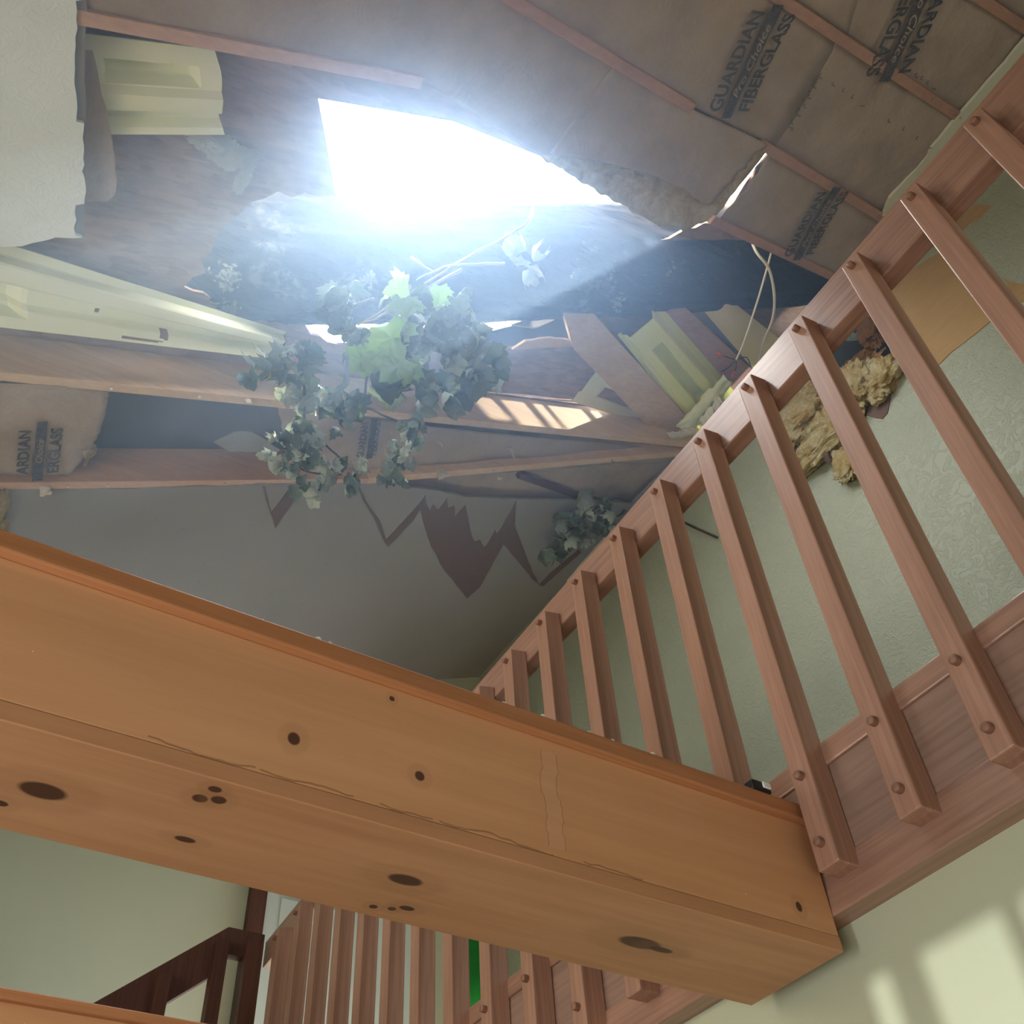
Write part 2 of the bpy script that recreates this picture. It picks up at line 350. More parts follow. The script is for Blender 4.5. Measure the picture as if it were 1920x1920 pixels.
m = MB(); m.slab([CU(a, b, HH+.013) for a, b in deck], EN*.008, [[CU(p.x, p.y, HH+.013) for p in jag([uv(*q, HH) for q in ((590, 180), (850, 222), (1000, 280), (1100, 312), (1240, 395), (1350, 392), (1455, 275), (1350, 425), (1250, 460), (1190, 510), (1150, 570), (1110, 590), (1098, 660), (720, 665), (500, 630), (335, 540), (420, 390), (486, 355), (620, 366))], .02, .04, 2)], *[[CU(p.x, p.y, HH+.013) for p in q] for q in slits]])
struct(m.build('roof_shingles', M_SHING))
pl = lamp('sky_portal', 'AREA', CE(830, 420, HH+.32), -EN, 1, shape='RECTANGLE', size=2.9, size_y=1.25)
pl.data.cycles.is_portal = True
pl = lamp('window_portal', 'AREA', (XL-.02, .763, 1.525), (1, 0, 0), 1, shape='RECTANGLE', size=.33, size_y=1.25); pl.data.cycles.is_portal = True

HAZE = .48
# ---- scattering volume added for the bluish glare under the broken roof
mh = bpy.data.materials.new('glare_haze'); mh.use_nodes = True; nt = mh.node_tree; nt.nodes.remove(nt.nodes['Principled BSDF'])
vs_ = nt.nodes.new('ShaderNodeVolumeScatter'); vs_.inputs['Color'].default_value = (.38, .60, 1, 1); vs_.inputs['Density'].default_value = .34; vs_.inputs['Anisotropy'].default_value = .77
nt.links.new(vs_.outputs[0], nt.nodes['Material Output'].inputs['Volume'])
m = MB()
m.grid(lambda s, t: V((math.cos(t*6.28319)*math.sin(s*3.14159), math.sin(t*6.28319)*math.sin(s*3.14159), math.cos(s*3.14159))), 24, 40)
hz = m.build('glare_haze', mh); ex_, ey_, ez_ = EU*2.2, EV*2.0, EN*.95; hc = CE(780, 290, -.62)
hz.matrix_world = Matrix(((ex_.x, ey_.x, ez_.x, hc.x), (ex_.y, ey_.y, ez_.y, hc.y), (ex_.z, ey_.z, ez_.z, hc.z), (0, 0, 0, 1)))
tc_ = nt.nodes.new('ShaderNodeTexCoord'); ln = nt.nodes.new('ShaderNodeVectorMath'); ln.operation = 'LENGTH'; nt.links.new(tc_.outputs['Object'], ln.inputs[0])
mr = nt.nodes.new('ShaderNodeMapRange'); mr.inputs[1].default_value = 1.0; mr.inputs[2].default_value = .1; mr.inputs[3].default_value = 0; mr.inputs[4].default_value = HAZE
nt.links.new(ln.outputs['Value'], mr.inputs[0]); nt.links.new(mr.outputs[0], vs_.inputs['Density'])
tag(hz, 'thin bluish haze added for the glare under the hole in the roof', 'haze', kind='stuff')

# ---- ceiling drywall: the large grey sheet, the white textured remnant, the strip along the wall
gp = [(-140, 925), (0, 919), (300, 912), (560, 906), (740, 907), (860, 929), (945, 936), (1060, 938), (1130, 941), (1185, 945), (1240, 890)]
q = jag([uv(*p) for p in gp], .012, .04, 4, False)
q = q + [V((-.003, q[-1].y)), V((-.003, YE)), V((q[0].x, YE))]
m = MB(); m.slab([CU(p.x, p.y, 0) for p in q], EN*.013)
ceil_far = struct(m.build('ceiling', M_PAPER), 'grey paper ceiling drywall sheet with jagged brown tears', 'ceiling')
TP = [
 ([(492, 912), (497, 912), (508, 965), (516, 990), (540, 955), (560, 925), (545, 912), (535, 925), (507, 962)], .004),
 ([(667, 908), (672, 907), (690, 945), (712, 975), (724, 1012), (748, 985), (770, 962), (798, 929), (797, 938), (775, 975), (745, 1008), (727, 1025), (720, 1015), (700, 970), (680, 938)], .003),
 ([(786, 952), (797, 928), (800, 945), (806, 957), (812, 945), (822, 955), (838, 934), (840, 952), (852, 948), (853, 968), (872, 946), (884, 1003), (890, 1015), (900, 1012), (908, 1025), (912, 1022), (928, 993), (932, 1000), (940, 990), (968, 938), (964, 985), (980, 1025), (1000, 1075), (1012, 1097), (998, 1086), (960, 1040), (944, 1020), (900, 1100), (893, 1106), (875, 1122), (830, 1065), (808, 1025), (795, 985)], .004),
 ([(1010, 1096), (1030, 1075), (1085, 1030), (1090, 1035), (1050, 1070), (1018, 1099)], .003)]
for i, (px, am) in enumerate(TP):
    o = patch('torn_paper_patch', px, M_TORN, ceil_far, 'ceil', am, .03, .002, i+3); o['label'] = 'dark brown layer bared by a tear'
m = MB(); q = jag([uv(*p) for p in ((1062, 1088), (1150, 985), (1160, 990), (1075, 1095))], .004, .04, 2); m.slab([CU(p.x, p.y, -.002) for p in q], EN*-.012)
tag(m.build('drywall_strip', M_GYP), 'narrow pale drywall strip hanging along the wall above the handrail behind green leaves', 'drywall strip')
wp = [(-320, -420), (155, -420), (156, 0), (142, 2), (141, 70), (143, 228), (158, 232), (158, 382), (142, 385), (141, 440), (156, 446), (120, 446), (90, 450), (60, 456), (40, 462), (0, 463), (-300, 505)]
q = jag([uv(*p, -.01) for p in wp], .008, .02, 6, True, list(range(1, 16)))
m = MB(); m.slab([CU(p.x, p.y, -.01) for p in q], EN*.013)
wd = thing('drywall_sheet', 'white textured ceiling drywall remnant with broken edge beside the pale foam', 'drywall', CE(60, 220, -.01))
m.build('board', M_WHITE_T, wd)
m = MB(); q = jag([uv(*p, 0) for p in ((138, -420), (160, -420), (160, 445), (138, 445))], .006, .03, 8, True, [1]); m.slab([CU(p.x, p.y, .004) for p in q], EN*.004)
o = m.build('paper_edge', M_PAPER, wd); o['label'] = 'torn grey paper along the edge'
sp = [(1655, 405), (1668, 372), (1690, 348), (1740, 292), (1744, 280), (1920, 76), (1960, 30), (2000, 60), (1950, 115), (1760, 330), (1700, 392), (1680, 420)]
q = jag([uv(*p, -.004) for p in sp], .006, .03, 3, True, [0, 1, 2, 3, 4]); m = MB(); m.slab([CU(p.x, p.y, -.004) for p in q], EN*.013)
tag(m.build('drywall_strip', M_CREAM), 'cream broken drywall strip left along the wall top at upper right', 'drywall strip')

# far door, casing
def YP(x, y, Y): return on(1, Y, x, y)
a, b = YP(497, 1660, YE), YP(600, 1700, YE)
m = MB(); m.box((a.x, YE-.035, b.z-2.05), (a.x+.8, YE-.004, a.z+.35)); dr = struct(m.build('door_1', M_DOOR, None, bevel=.004), 'pale painted door beyond the stair railing', 'door')
m = MB(); x0 = YP(526, 1690, YE-.035).x; zt = YP(526, 1683, YE-.035).z
m.box((x0, YE-.041, zt-1.), (x0+.28, YE-.034, zt)); m.build('door_panel', M_DOOR, dr, bevel=.006)
m = MB(); m.box((a.x-.075, YE-.05, 0), (a.x, YE-.002, a.z+.4)); struct(m.build('trim_1', M_DARKW))

# ------------------------------------------------------------------ boxed pine beam across the stairwell
Y1, Y2 = .985, 1.18
zb0, zb1, zt = 1.6+.66, 1.6+.866, 1.6+.895
bm_root = thing('boxed_beam', 'wide orange knotty pine boxed beam crossing the stairwell with a ledge on top', 'beam', V((0, Y1, zb0)))
def kx(px, py): return on(2, zb0, px, py) - bm_root.location
def ky(px, py): return on(1, Y1, px, py) - bm_root.location
kn = [((80, 1483), .026, .016), ((760, 1650), .024, .012), ((1200, 1768), .036, .015), ((1240, 1781), .02, .007), ((375, 1497), .009, .008), ((410, 1500), .009, .008), ((403, 1480), .008, .006), ((347, 1574), .013, .006), ((700, 1700), .006, .005), ((735, 1704), .006, .005), ((763, 1703), .011, .006), ((0, 1506), .009, .006)]
M_UNDER = wood((.52, .27, .135), (.40, .185, .085), 0, .5, [(tuple(kx(*p)), (a, b, .03)) for p, a, b in kn], .4, .8, .28)
kf = [((787, 1455), .007, .007), ((551, 1385), .008, .009), ((1498, 1700), .006, .008), ((1475, 1738), .006, .005), ((735, 1310), .004, .004)]
def stains(n, c):                             # wavy water lines dried on the beam face, and a few pale specks
    sx = n.new('ShaderNodeSeparateXYZ'); n.link(n.tc.outputs['Object'], sx.inputs[0]); x, z = sx.outputs[0], sx.outputs[2]
    def band(v, centre, half): return n.math('LESS_THAN', n.math('ABSOLUTE', n.math('SUBTRACT', v, centre)), half)
    w1 = n.noise(n.co((1, 0, 0)), 9, 3, .6); z1 = n.math('MULTIPLY_ADD', w1, .03, ky(790, 1530).z - .015)
    f = n.math('MULTIPLY', n.math('MULTIPLY', band(z, z1, .0013), band(x, ky(790, 1530).x, .34)), n.math('GREATER_THAN', n.noise(n.co((1, 0, 0), (0, 0, 0)), 14, 2), .44))
    x1 = n.math('MULTIPLY_ADD', n.noise(n.co((0, 0, 1)), 11, 3, .7), .05, ky(1035, 1480).x - .025)
    g1 = n.math('MULTIPLY', band(x, x1, .014), band(z, .11, .075)); g2 = n.math('MULTIPLY', band(x, x1, .0125), band(z, .11, .075))
    c = n.mix(n.math('MULTIPLY', f, .55), c, (.16, .07, .03)); c = n.mix(n.math('MULTIPLY', n.math('SUBTRACT', g1, g2), .5), c, (.22, .10, .05)); c = n.mix(n.math('MULTIPLY', g2, .25), c, (.62, .36, .22))
    sp = n.ramp(n.vor(n.co(), 42), (.035, (1, 1, 1)), (.045, (0, 0, 0))); return n.mix(n.math('MULTIPLY', sp, n.math('GREATER_THAN', n.noise(n.co(), 11, 1), .56)), c, (.75, .68, .52))
M_FASC = wood((.62, .33, .165), (.53, .26, .12), 0, .48, [(tuple(ky(*p)), (a, .02, b)) for p, a, b in kf], .4, .7, .22, extra=stains)
M_LEDGE = wood((.46, .20, .085), (.34, .135, .055), 0, .42, [], .45, 1, .4)
xe = XF-.012
m = MB(); m.box((XL, Y1, zb0+.024), (xe, Y1+.02, zb1)); m.build('fascia_board', M_FASC, bm_root, bevel=.0015)
m = MB(); m.box((XL, Y1-.001, zb0), (xe, Y2+.01, zb0+.0235)); m.build('bottom_board', M_UNDER, bm_root, bevel=.0015)
m = MB(); m.box((XL, Y2-.012, zb0+.024), (xe, Y2+.008, zb1)); m.build('back_board', M_FASC, bm_root, bevel=.0015)
m = MB(); m.box((XL, Y1-.014, zb1), (xe+.006, Y2+.018, zt)); m.build('ledge_cap', M_LEDGE, bm_root, bevel=.003)
# landing edge farther back, lower left
y3 = 2.21; b2 = thing('landing_edge', 'reddish pine landing edge with a rounded cap in the bottom left corner', 'landing edge', V((0, y3, 1.6+.6)))
m = MB(); m.box((XL, y3, 1.6+.62), (xe-.25, y3+.02, 1.6+.885)); m.build('fascia_board', M_FASC, b2)
m = MB(); m.box((XL, y3-.014, 1.6+.885), (xe-.25, y3+.2, 1.6+.907)); m.build('cap', M_LEDGE, b2, bevel=.003)
m = MB(); m.box((XL, y3, 1.6+.6), (xe-.25, y3+.2, 1.6+.62)); m.build('bottom_board', M_UNDER, b2)

# ------------------------------------------------------------------ balcony railing
X0 = 1.2
rl = thing('balcony_railing', 'long reddish wood balcony railing with square balusters pegged to its rail and skirt', 'railing', V((XF, 0, ZB)))
ra, rb = YB+.02, 3.47
ST = [(ra, 1.99, 1.80), (0, 1.957, 1.80), (.45, 1.93, 1.79), (.8, 1.913, 1.778), (1.25, 1.893, 1.772), (2.0, 1.862, 1.755), (rb, 1.738, 1.645)]   # level rail, its heights bent along the length to follow lens distortion
def rtop(y, k=1):
    for a, b in zip(ST, ST[1:]):
        if y <= b[0]: return a[k]+(b[k]-a[k])*(y-a[0])/(b[0]-a[0])
    return ST[-1][k]
m = MB(); vs = []
for y, t_, b_ in ST: vs += [(XF, y, 1.6+b_), (XF+.042, y, 1.6+b_), (XF+.042, y, 1.6+t_), (XF, y, 1.6+t_)]
n_ = len(ST)-1; m.add(vs, [(4*i+k, 4*i+(k+1) % 4, 4*i+4+(k+1) % 4, 4*i+4+k) for i in range(n_) for k in range(4)] + [(0, 1, 2, 3), (4*n_+3, 4*n_+2, 4*n_+1, 4*n_)])
m.build('handrail', M_CEDAR_Y, rl, bevel=.003)
m = MB(); m.box((XF, ra, 1.6+.79), (XF+.03, rb, 1.6+.95)); m.build('skirt_panel', M_CEDAR_P, rl)
m = MB(); m.box((XF-.006, ra, 1.6+.944), (XF+.04, rb, 1.6+.985)); m.build('skirt_cap', M_CEDAR_Y, rl, bevel=.003)
m = MB(); m.hexa([(XF-.012, ra, ZB), (XF+.036, ra, ZB), (XF+.036, rb, ZB), (XF-.012, rb, ZB), (XF-.002, ra, ZB+.082), (XF+.036, ra, ZB+.082), (XF+.036, rb, ZB+.082), (XF-.002, rb, ZB+.082)])
m.build('skirt_base', M_CEDAR_Y, rl, bevel=.003)
def baluster_mb(y):
    m = MB(); a, b, z0, z1, c = 0, .049, .763, rtop(y*1.04)*.96+.004, .043
    m.hexa([(a, -c/2, z0), (b, -c/2, z0), (b, c/2, z0), (a, c/2, z0), (a, -c/2, z1-.012), (b, -c/2, z1), (b, c/2, z1), (a, c/2, z1-.012)]); return m
def peg_mb(z):
    m = MB(); m.grid(lambda s, t: V((-.013*math.sin(s*1.57)**.6 if s < 1 else -.0135, .0078*math.cos(s*1.5)*math.cos(6.2832*t) if False else .0078*(1-s**4)**.5*math.cos(6.2832*t), z + .0078*(1-s**4)**.5*math.sin(6.2832*t))), 8, 12)
    return m
ys = [.115+.1642*k for k in range(-9, 20)]
pegm = None
for k, y in enumerate(ys):
    bal = baluster_mb(y).build('baluster', M_CEDAR_Z, None, bevel=.0025); bal.parent = rl; bal.location = V((X0-XF, y, 1.6-ZB))
    for z in (rtop(y*1.04)*.96-.036, .92, .802):
        if pegm is None: pegm = peg_mb(0).build('peg', M_PEG, None, True); q = pegm
        else: q = pegm.copy(); COL.objects.link(q)
        q.parent = bal; q.location = (0, 0, z)
# stair railing going down to the left from the balcony corner
sr = thing('stair_railing', 'dark wood stair railing sloping down leftwards from the balcony corner', 'railing', V((1.1, 3.44, 1.6)))
yy = 3.44
def P3(x, y, z): return V((x, y, 1.6+z))
m = MB(); m.box(P3(1.1, yy, 1.655), P3(1.235, yy+.04, 1.75)); m.build('corner_rail', M_DARKW, sr, bevel=.002)
m = MB(); sl = .84; xe2 = -.3; dz = (1.1-xe2)*sl
m.hexa([P3(xe2, yy, 1.60-dz), P3(1.1, yy, 1.60), P3(1.1, yy+.04, 1.60), P3(xe2, yy+.04, 1.60-dz), P3(xe2, yy, 1.75-dz), P3(1.1, yy, 1.75), P3(1.1, yy+.04, 1.75), P3(xe2, yy+.04, 1.75-dz)])
m.build('sloped_rail', M_DARKW, sr, bevel=.002)
b0 = None
for x in (1.075, .90, .72, .54, .36, .18, 0):
    zt_ = 1.70-(1.1-x)*sl
    m = MB(); m.box(P3(x-.022, yy-.045, zt_-1.0), P3(x+.022, yy, zt_)); m.build('baluster', M_DARKW, sr, bevel=.002)
m = MB(); m.box(P3(1.165, yy-.03, .5), P3(1.225, yy+.045, 1.7)); m.build('newel_post', M_DARKW, sr, bevel=.002)

# ------------------------------------------------------------------ rafters
RG = 'exposed roof rafters'
def rafter(name_label, a, b, mt, h0=0., h1=None, depth=.184, wid=.038, holder=None, splinter=None, nails=()):
    """a rafter whose lower edge runs between two sight points on the ceiling plane (h = height over it)"""
    h1 = h0 if h1 is None else h1
    A, B = CE(*a, h0), CE(*b, h1); d = (B-A).normalized(); sd = d.cross(EN).normalized()
    if sd.y > 0: sd = -sd
    up = EN*depth; wv = sd*(wid/2)
    t = thing('rafter', name_label, 'rafter', A)
    m = MB(); n = 14; L = []
    for i in range(n+1):
        p = A+(B-A)*(i/n); L.append([p-wv, p+wv, p+wv+up, p-wv+up])
    vs = [q for r in L for q in r]
    fs = [(4*i+k, 4*i+(k+1) % 4, 4*i+4+(k+1) % 4, 4*i+4+k) for i in range(n) for k in range(4)] + [(0, 1, 2, 3), (4*n+3, 4*n+2, 4*n+1, 4*n)]
    m.add(vs, fs); m.build('board', mt, t, bevel=.002)
    for u, hh in nails:                      # screw heads in the lower edge, with a scrap of paper
        p = A+(B-A)*u - EN*.001; s = MB(); s.tube([p, p-EN*.004], .0055, 8); s.build('screw', M_METAL, t)
    return t, A, B, sd
rafter('reddish rafter at the upper right above the marked kraft paper', (1180, -188), (1812, 229), M_RAFTR, nails=((.86, 0), (.95, 0), (.97, 0)))
rafter('reddish rafter in the top right corner of the ceiling', (1600, -160), (1990, 98), M_RAFTR)
rafter('reddish rafter running out from the torn batt to the handrail', (1425, 270), (1668, 417), M_RAFTR, nails=((.9, 0),))
rafter('faint rafter half hidden by kraft paper at the top centre', (700, -155), (1300, 205), M_RAFTR)
rafter('reddish rafter between the trunk and the rightmost kraft batt', (1336, 414), (1580, 528), M_RAFTR)
rafter('snapped rafter end above the pale foam panel at upper left', (60, 17), (792, 157), M_RAFTM)
tA = rafter('long pale rafter with sunlit streaks beneath the leaf clusters', (-120, 694), (1330, 838), M_RAFT, nails=((.145, 0), (.23, 0), (.42, 0), (.70, 0), (.79, 0)))
tB = rafter('reddish rafter along the upper edge of the grey ceiling sheet', (-160, 914), (700, 903), M_RAFTM, nails=((.28, 0), (.36, 0), (.62, 0)))
tB2 = rafter('bent pale rafter length running up to the handrail below the sunlit one', (690, 902), (1290, 850), M_RAFT, nails=((.2, 0), (.35, 0), (.78, 0)))
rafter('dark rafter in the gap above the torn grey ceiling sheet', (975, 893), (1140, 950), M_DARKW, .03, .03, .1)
# drywall scraps still hanging on the screws
def scrap(px, hz, size, label, seed, mt=None):
    p = CE(*px, hz); m = MB(); m.grid(lambda s, t: p + EU*(s-.5)*size*(1+.5*nz((s, t, seed), 4)) - EN*(t*size*1.1+.02*nz((s*3, t*3, seed))) + EV*size*.4*math.sin(s*3+seed)*t, 6, 6)
    return tag(m.build('drywall_scrap', mt or M_GYP, None, True, solid=.004), label, 'drywall scrap')
scrap((84, 912), -.01, .035, 'small torn drywall scrap on the screw at the far left rafter', 1)
scrap((826, 882), -.005, .045, 'ringed drywall scrap with a screw on the bent rafter', 2)
scrap((465, 748), -.005, .022, 'tiny drywall scrap on a screw under the pale rafter', 3)
scrap((822, 826), -.005, .025, 'tiny drywall scrap below the hanging right twig', 4)
scrap((955, 840), .03, .04, 'frayed pale scrap perched on the bent rafter', 5)
scrap((1145, 855), .03, .03, 'grey crumpled scrap on the bent rafter near the railing', 6, M_PAPER)
scrap((935, 893), -.005, .018, 'tiny drywall scrap under the bent rafter', 8)
q = jag([uv(*p, .03) for p in ((418, 838), (400, 828), (440, 808), (470, 808), (525, 842), (520, 846), (430, 846))], .005, .02, 5)
m = MB(); m.slab([CU(p.x, p.y, .03) for p in q], EN*-.004); tag(m.build('paper_scrap', M_PAPER), 'torn grey paper scrap stuck to the reddish rafter beside the left leaves', 'paper scrap')

# ------------------------------------------------------------------ kraft faced insulation batts
BG = 'kraft faced insulation batts'
def lerp_poly(pts, s):
    n = len(pts)-1; d = [(V(pts[i+1][:2])-V(pts[i][:2])).length for i in range(n)]; T = sum(d)*s
    for i in range(n):
        if T <= d[i] or i == n-1: return V(pts[i]).lerp(V(pts[i+1]), min(1, T/d[i]))
        T -= d[i]
def disp(u, v, sd): return .012*nz((u, v, sd), 3.2) + .006*nz((u, v, sd+4), 11) + .002*nz((u, v, sd+7), 30)
def batt(label, top, bot, seed, texts=(), ns=40, nt=18, rag=(0, 0, 0, 0), bulge=.012, fiber=None, marks=()):
    """top / bot: outlines (px, py, h) of the two long edges, left to right; rag = raggedness of (left, right, top, bottom)"""
    def P(s, t, dh=0.):
        a, b = lerp_poly(top, s), lerp_poly(bot, s); c = a.lerp(b, t); g = UV(CE(c.x, c.y, c.z))
        u, v = g[0], g[1]
        e = lambda k, x: rag[k]*(nz((x*9, seed, k), 1)+.7*nz((x*31, seed, k), 1))
        u += e(0, t)*(1-s)**6 + e(1, t)*s**6; v += e(2, s)*(1-t)**6 + e(3, s)*t**6
        return CU(u, v, c.z + disp(u, v, seed) - bulge*math.sin(math.pi*t) + dh)
    t0 = thing('insulation_batt', label, 'insulation batt', P(.5, .5), BG)
    m = MB(); m.grid(lambda s, t: P(s, t), ns, nt); m.build('kraft_facing', M_KRAFT, t0, True, solid=.0015)
    if fiber is not None:
        ft, fb, tk = fiber
        def Q(s, t, k):
            a, b = lerp_poly(ft, s), lerp_poly(fb, s); c = a.lerp(b, t); g = UV(CE(c.x, c.y, c.z))
            r = .02*nz((g[0]*6, g[1]*6, seed+k), 1)+.014*nz((g[0]*22, g[1]*22, seed+k), 1)+.008*nz((g[0]*60, g[1]*60, seed), 1)
            ed = max(0, 1-4*min(s, 1-s, t, 1-t)); return CU(g[0]+r*1.2, g[1]+r*1.5, c.z+.006+r*.5+k*tk*(1-.5*ed))
        m = MB(); m.grid(lambda s, t: Q(s, t, 0), 46, 22); m.grid(lambda s, t: Q(s, t, 1), 46, 22)
        nn = 47*23; ring = [i*23 for i in range(47)] + [46*23+j for j in range(1, 23)] + [i*23+22 for i in range(45, -1, -1)] + [j for j in range(21, 0, -1)]
        m.add([], []); m.f += [(ring[i], ring[(i+1) % len(ring)], ring[(i+1) % len(ring)]+nn, ring[i]+nn) for i in range(len(ring))]; m.m += [0]*len(ring)
        o = m.build('fiberglass', M_FIB, t0, True); o['label'] = 'torn yellow fiberglass edge'
    for c, e, size, tx, dh in texts: letter(t0, c, e, size, tx, seed, dh)
    for c, e, k in marks: dashes(t0, c, e, k, seed)
    return t0
_txt = {}
def text_mesh(body, size, bold, shear=0.):
    key = (body, bold, shear)
    if key not in _txt:
        cu = bpy.data.curves.new('lettering', 'FONT'); cu.body = body; cu.align_x = 'CENTER'; cu.offset = bold; cu.shear = shear; cu.resolution_u = 3
        o = bpy.data.objects.new('lettering', cu); COL.objects.link(o); bpy.context.view_layer.update()
        me = o.evaluated_get(bpy.context.evaluated_depsgraph_get()).to_mesh()
        _txt[key] = ([v.co.copy() for v in me.vertices], [tuple(p.vertices) for p in me.polygons]); o.to_mesh_clear(); bpy.data.objects.remove(o)
    vs, fs = _txt[key]
    return [v*size for v in vs], fs
def letter(t0, c, e, size, lines, seed, dh):
    """three printed lines; c = centre px, e = px towards which the words read"""
    h = -.012
    a, b = uv(*c, h), uv(*e, h); ex = (b-a).normalized(); ey = V((-ex.y, ex.x))
    if (lambda q: q.dot(ey))(V((0, 0))) or True: ey = -ey          # seen from below
    hh = lambda u, v: dh + disp(u, v, seed)
    W = size*3.1
    m = MB(); 
    for body, off, kind in lines:
        vs, fs = text_mesh(body, size*(1.0 if kind != 'bar' else .72), .03 if kind != 'bar' else .012, 0 if kind != 'bar' else .35)
        wd = max(v.x for v in vs)-min(v.x for v in vs); k = (W*2/wd) if kind != 'bar' else (W*1.5/wd)
        k = min(k, 1.4)
        out = [a + ex*(v.x*k) + ey*(v.y*(1.25 if kind != 'bar' else 1.)+off*size) for v in vs]
        (m if kind != 'bar' else m).add([CU(p.x, p.y, hh(p.x, p.y)-.004-(.0025 if kind == 'bar' else 0)) for p in out], fs, 1 if kind == 'bar' else 0)
    NB = 24; y0, y1 = -.18*size, .62*size
    m.add([CU(p.x, p.y, hh(p.x, p.y)-.004) for i in range(NB+1) for p in (a+ex*(W*(2*i/NB-1)*1.15)+ey*y0, a+ex*(W*(2*i/NB-1)*1.15)+ey*y1)], [(2*i, 2*i+2, 2*i+3, 2*i+1) for i in range(NB)], 0)
    o = m.build('printed_lettering', [M_INK, M_KRAFT], t0); o['label'] = 'dark blue printed lettering'
WORDS = [('GUARDIAN', 1.0, 'w'), ('Pro Choice', 0, 'bar'), ('FIBERGLASS', -1.35, 'w')]
def dashes(t0, c, e, k, seed):
    a, b = uv(*c, -.012), uv(*e, -.012); m = MB(); rr = random.Random(k)
    for i in range(k):
        p = a.lerp(b, (i+.3)/k)
        n = rr.choice((1, 2, 2, 3))
        for j in range(n):
            q = p + V((.012*j, rr.uniform(-.004, .004)))
            pts = [q+V((.006*math.cos(x), .007*math.sin(x))) for x in (0.4, 1.2, 2, 2.8, 3.6, 4.4)][:rr.choice((4, 6))]
            m.tube([CU(x.x, x.y, disp(x.x, x.y, seed)+.008-.016) for x in pts], .0013, 5)
    o = m.build('printed_marks', M_INK, t0); o['label'] = 'small dark dotted print'
B = .02
batt('kraft batt below the upper right rafter lettered across its middle, left of the seam', [(700, -500, B), (1180, -188, B), (1400, -43, B), (1574, 74, B)], [(350, -360, B), (700, -155, B), (1150, 115, B), (1448, 280, B)], 1, [((1414, 120), (1449, 45), .057, WORDS, -.004)], rag=(0, .004, 0, 0))
batt('kraft batt with small dotted print between the seam and the handrail', [(1570, 68, B+.01), (1700, 158, B), (1840, 248, B)], [(1442, 276, B+.01), (1550, 342, B), (1700, 432, B)], 2, marks=(((1558, 155), (1630, 205), 4), ((1660, 222), (1760, 285), 4), ((1480, 240), (1538, 135), 12)))
batt('kraft batt lettered in large print at the top right edge of the frame', [(1630, -140, B+.008), (1800, -28, B), (1960, 78, B)], [(1584, 62, B+.008), (1680, 138, B), (1850, 255, B)], 3, [((1706, 44), (1674, 114), .064, WORDS, -.002)], marks=(((1715, 140), (1760, 170), 4),), rag=(.004, 0, 0, 0))
batt('kraft batt left of the dark seam at the top right edge', [(1250, -390, B), (1500, -230, B), (1645, -135, B)], [(1180, -190, B), (1400, -55, B), (1588, 66, B)], 4)
batt('kraft batt in the extreme top right corner beyond the last rafter', [(1850, -200, B), (2100, -40, B)], [(1800, -30, B), (2000, 100, B)], 5, ns=12, nt=8)
batt('long bluish kraft batt over the bright hole at the top of the ceiling', [(-300, -900, B), (150, -480, B), (700, -155, B), (1000, 25, B), (1172, 132, B)], [(-250, -70, B), (150, 24, B), (500, 92, B), (790, 150, B), (1002, 290, .0), (1052, 288, .0)], 6, ns=60, nt=24, rag=(0, .004, 0, .004))
batt('sagging torn batt with ragged yellow fibre edge right of the bright hole', [(1150, 120, B), (1300, 205, .01), (1440, 272, -.01)], [(1030, 285, -.01), (1120, 302, -.03), (1230, 330, -.05), (1330, 385, -.05)], 7, ns=44, nt=24, rag=(0, .02, 0, .012), bulge=.0,
     fiber=([(1150, 140, .03), (1300, 215, .01), (1446, 272, 0)], [(1025, 296, .0), (1085, 345, -.01), (1160, 385, -.02), (1240, 428, -.04), (1300, 425, -.045), (1345, 405, -.03)], .07))
batt('kraft batt lettered near the handrail beside the torn yellow fibre', [(1445, 285, B), (1560, 352, B), (1690, 430, B)], [(1345, 412, B), (1450, 462, B), (1590, 528, B)], 8, [((1535, 422), (1571, 357), .052, WORDS, -.004)], rag=(.01, 0, 0, 0))
batt('short dirty kraft batt stub at the left edge below the pale rafter', [(-220, 690, .02), (0, 716, .01), (110, 722, 0), (205, 732, .02)], [(-220, 890, -.005), (0, 888, -.008), (130, 890, -.008), (172, 842, -.002)], 9, [((78, 838), (84, 770), .042, [('ARDIAN', 1.0, 'w'), ('Choice', 0, 'bar'), ('ERGLASS', -1.35, 'w')], -.028)], ns=30, nt=20, rag=(0, .01, 0, 0), bulge=.02,
     fiber=([(-200, 705, .05), (0, 725, .04), (200, 738, .04)], [(-200, 885, .03), (0, 885, .03), (165, 858, .02)], .1))
batt('brown kraft batt between the pale and reddish rafters behind the hanging leaves', [(520, 755, .09), (800, 800, .07), (1280, 845, .05)], [(545, 885, .05), (900, 890, .05), (1280, 862, .05)], 10, [((708, 838), (714, 800), .035, [('GUARDIAN', 1.0, 'w'), ('FIBERGLASS', -.6, 'w')], .04)], rag=(.02, 0, 0, 0))
batt('dark kraft batt in the wedge gap above the grey ceiling sheet', [(560, 890, .06), (1000, 880, .06), (1300, 840, .06)], [(560, 960, .06), (1000, 975, .06), (1300, 930, .06)], 11)

